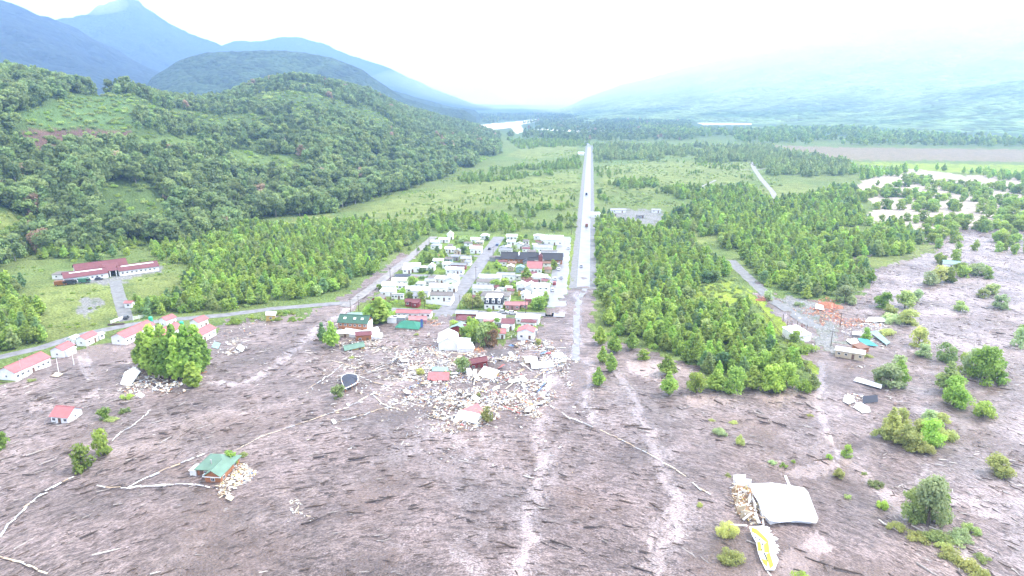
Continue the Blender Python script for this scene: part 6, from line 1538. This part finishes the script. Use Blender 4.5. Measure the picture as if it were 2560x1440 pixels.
pole(57, 948, 8, "pale lamp post before the long house nearest the left edge", True, CONC); pole(147, 932, 6, "white lamp post standing beside the pale cream scrap", True, W["white"]); pole(185, 912, 5.5, "white lamp post between two small red-roofed houses and the mud", True, W["white"])

# ------------------------------------------------------------------ vehicles
TYRE = surf("tyre", (.02, .02, .02), .9); 
CARC = {"white": (.78, .78, .78), "silver": (.5, .52, .55), "dark": (.04, .045, .06), "red": (.4, .03, .03), "blue": (.08, .15, .35), "orange": (.22, .08, .025), "green": (.06, .18, .12)}
def car_meshes(col, truck=False):
    b = MB(); pr = [(-2.1, .35), (2.1, .35), (2.15, .75), (1.5, .95), (.9, 1.0), (-2.1, 1.0)] if not truck else [(-2.9, .5), (2.9, .5), (2.9, 1.1), (-2.9, 1.1)]
    w = .85 if not truck else 1.1; n = len(pr)
    b.faces([(x, -w, z) for x, z in pr] + [(x, w, z) for x, z in pr], [tuple(range(n)), tuple(reversed(range(n, 2 * n)))] + [(i, n + i, n + (i + 1) % n, (i + 1) % n) for i in range(n)])
    if truck: b.box((-.9, 0, 1.9), (3.9, 2.2, 1.6))
    body = b.mesh("body", surf("paint_" + col, CARC[col], .3, .06))
    b = MB(); cb = [(-1.9, 1.003), (.9, 1.003), (.35, 1.5), (-1.5, 1.5)] if not truck else [(1.2, 1.103), (2.85, 1.103), (2.6, 2.4), (1.2, 2.4)]
    w2 = .8 if not truck else 1.05
    b.faces([(x, -w2 * (1 if z < 1.2 else .88), z) for x, z in cb] + [(x, w2 * (1 if z < 1.2 else .88), z) for x, z in cb], [(0, 1, 2, 3), (7, 6, 5, 4), (0, 4, 5, 1), (1, 5, 6, 2), (2, 6, 7, 3), (3, 7, 4, 0)])
    b.box(((cb[2][0] + cb[3][0]) / 2, 0, cb[2][1] + .03), (abs(cb[2][0] - cb[3][0]), w2 * 1.7, .06), 1)
    cabin = b.mesh("cabin", [GLASS, body.materials[0]])
    b = MB(); r = .33 if not truck else .48; b.tube([(0, -.11, 0), (0, .11, 0)], [r, r], 12); b.tube([(0, -.115, 0), (0, .115, 0)], [r * .5, r * .5], 8, 1)
    wheel = b.mesh("wheel", [TYRE, CONC])
    return body, cabin, wheel
CM = {}
def car(px, py, rot, col, label, truck=False, z=.08):
    if (col, truck) not in CM: CM[(col, truck)] = car_meshes(col, truck)
    bd, cb, wh = CM[(col, truck)]; p = gp(px, py); root = empty("truck" if truck else "parked_car", (p.x, p.y, z), rot); tag(root, label, "truck" if truck else "car", "vehicles in the village")
    put("body", bd, root, (0, 0, 0)); put("cabin", cb, root, (0, 0, 0))
    for x in ((-1.3, 1.35) if not truck else (-1.8, 1.9)):
        for y in (-.8, .8): put("wheel", wh, root, (x, y * (1 if not truck else 1.25), .33 if not truck else .48))
UP = math.pi / 2 + STREET
for a in [(1453, 667, UP, "silver", "silver car driving on the highway near the village"), (1403, 696, UP, "silver", "silver car in the middle of the frontage street"), (1388, 700, UP, "white", "white car at the frontage kerb, just behind the red one"), (1386, 711, UP, "red", "red car parked by the frontage street houses"),
          (1381, 727, UP, "white", "white car at the frontage kerb nearest the mud"), (1400, 655, UP, "red", "dark red car at the frontage kerb beside the school"), (1397, 675, UP, "white", "white car at the frontage kerb beside the church"), (1396, 664, UP, "silver", "silver car parked between school and church"), (1421, 622, UP, "white", "white car at the rear of the frontage street"),
          (1258, 783, STREET, "silver", "silver pickup car with dark windows on the lower cross street"), (1281, 785, STREET, "white", "white car parked on the lower cross street"), (1224, 624, UP, "dark", "dark car on the village street near its head"), (316, 797, UP + .35, "dark", "dark car driving down the gravel driveway"),
          (1243, 614, UP, "blue", "blue car at the head of the village street")]: car(*a)
car(1466, 488, UP, "dark", "dark truck far along the highway", True); car(1466.5, 567, UP, "orange", "orange truck on the highway behind the village", True)
car(178, 711, .25, "dark", "dark truck parked before the long complex's left wing", True); car(212, 707, .25, "green", "green truck parked before the long complex, nearer its entrance", True); car(152, 714, .4, "orange", "orange loader truck beside the white annex pavilion", True); car(248, 700, .25, "dark", "dark car beside the long complex's entrance")
# stack of dark pipes by the entrance fence
def pipes():
    p = gp(290, 813); root = empty("pipe_stack", p, .25); tag(root, "stack of long dark pipes beside the gravel road junction", "pipe stack")
    for i, (y, z) in enumerate([(0, .2), (.42, .2), (.84, .2), (.21, .55), (.63, .55)]):
        b = MB(); b.tube([(-3.4, y, z), (3.4, y, z)], [.2, .2], 8); b.build("pipe", WOODD, root)
pipes()
# round green water tanks behind the left houses
for px, py, lab in ((379, 816, "green water tank at the rear of the long house by the road bend"), (456, 828, "green water tank beside the long house behind the poplars")):
    p = gp(px, py); root = empty("water_tank", p); tag(root, lab, "water tank")
    b = MB(); b.tube([(0, 0, 2.6), (0, 0, 4.3), (0, 0, 4.6), (0, 0, 4.75)], [.9, .9, .6, .2], 14); b.build("tank", surf("tank_green", (.03, .42, .24), .5, .1), root)
    for x in (-.6, .6):
        for y in (-.6, .6): b = MB(); b.box((x, y, 1.25), (.15, .15, 2.7)); b.build("leg", WOODD, root)
# red earth mound at the ruined yard
def mound(px, py, r, h, mat, label):
    p = gp(px, py); b = MB(); n, m = 20, 7; V = []
    for j in range(m):
        for i in range(n):
            a = 6.2832 * i / n; rr = r * (1 - j / (m - 1)) * (1 + .25 * float(vnoise(math.cos(a) * 2 + 9, math.sin(a) * 2 + j * .4, 5) - .5)); V.append((rr * math.cos(a) * 1.3, rr * math.sin(a), h * math.sin(j / (m - 1) * 1.5708) - .2))
    b.faces(V, [(j * n + i, j * n + (i + 1) % n, (j + 1) * n + (i + 1) % n, (j + 1) * n + i) for j in range(m - 1) for i in range(n)])
    o = b.build("earth_mound", mat); o.location = p; tag(o, label, "earth mound")
RED = surf("red_earth", (.30, .12, .07), .95, .4, .8, .3)
mound(2068, 764, 4.5, 2.2, RED, "red earth mound behind the orange timber heap"); mound(2092, 768, 3.2, 1.3, RED, "lower reddish mound at the timber heap's right side"); mound(1903, 750, 2.6, 1.0, RED, "small red earth mound at the ruined lane's edge")
mound(1255, 884, 6, 1.2, surf("mud_heap", (.10, .085, .085), .7, .4, .6), "bare dark mud heap amid the rubble field")

# ------------------------------------------------------------------ air
def build_haze():
    b = MB(); b.box((0, 0, 850), (23000, 23000, 1716))
    o = b.build("haze", [])
    m = bpy.data.materials.new("haze_air"); m.use_nodes = True
    n, l = m.node_tree.nodes, m.node_tree.links; n.clear()
    out = n.new("ShaderNodeOutputMaterial"); v = n.new("ShaderNodeVolumePrincipled")
    v.inputs["Color"].default_value = (.38, .60, 1.0, 1)
    v.inputs["Density"].default_value = 1.6e-4
    v.inputs["Anisotropy"].default_value = .5
    l.new(v.outputs[0], out.inputs["Volume"])
    o.data.materials.append(m)
    tag(o, kind="stuff")
build_haze()

# low cloud and mist against the right-hand slopes and round the left peaks
def mist(px, py, dist, rx, ry, rz, dens, col):
    az, el = ray_az_el(px, py); c = Vector((dist * math.sin(az), dist * math.cos(az), CAM_H + dist * math.tan(el)))
    bm = bmesh.new(); bmesh.ops.create_icosphere(bm, subdivisions=4, radius=1.0)
    for v in bm.verts:
        k = 1 + .35 * (float(fbm(v.co.x * 1.4 + 5 + px, v.co.y * 1.4 + v.co.z, 12, 3)) - .5)
        v.co = Vector((v.co.x * rx, v.co.y * ry, v.co.z * rz)) * k
    me = bpy.data.meshes.new("mist"); bm.to_mesh(me); bm.free()
    o = link(bpy.data.objects.new("mist", me)); o.location = c; o.rotation_euler = (0, 0, -az)
    m = bpy.data.materials.new("mist_air"); m.use_nodes = True
    n, l = m.node_tree.nodes, m.node_tree.links; n.clear()
    out = n.new("ShaderNodeOutputMaterial"); v = n.new("ShaderNodeVolumePrincipled")
    v.inputs["Color"].default_value = (*col, 1); v.inputs["Density"].default_value = dens; v.inputs["Anisotropy"].default_value = .0
    l.new(v.outputs[0], out.inputs["Volume"]); me.materials.append(m)
    tag(o, kind="stuff")
mist(2300, 140, 4700, 2700, 1850, 520, 3.4e-4, (.95, .985, 1.0))
mist(1700, 190, 5400, 1500, 900, 330, 3e-4, (.95, .985, 1.0))
mist(1260, 225, 6800, 1300, 900, 300, 4e-4, (.95, .985, 1.0))
mist(195, 2, 6000, 300, 250, 90, 1.1e-3, (.95, .98, 1.0))
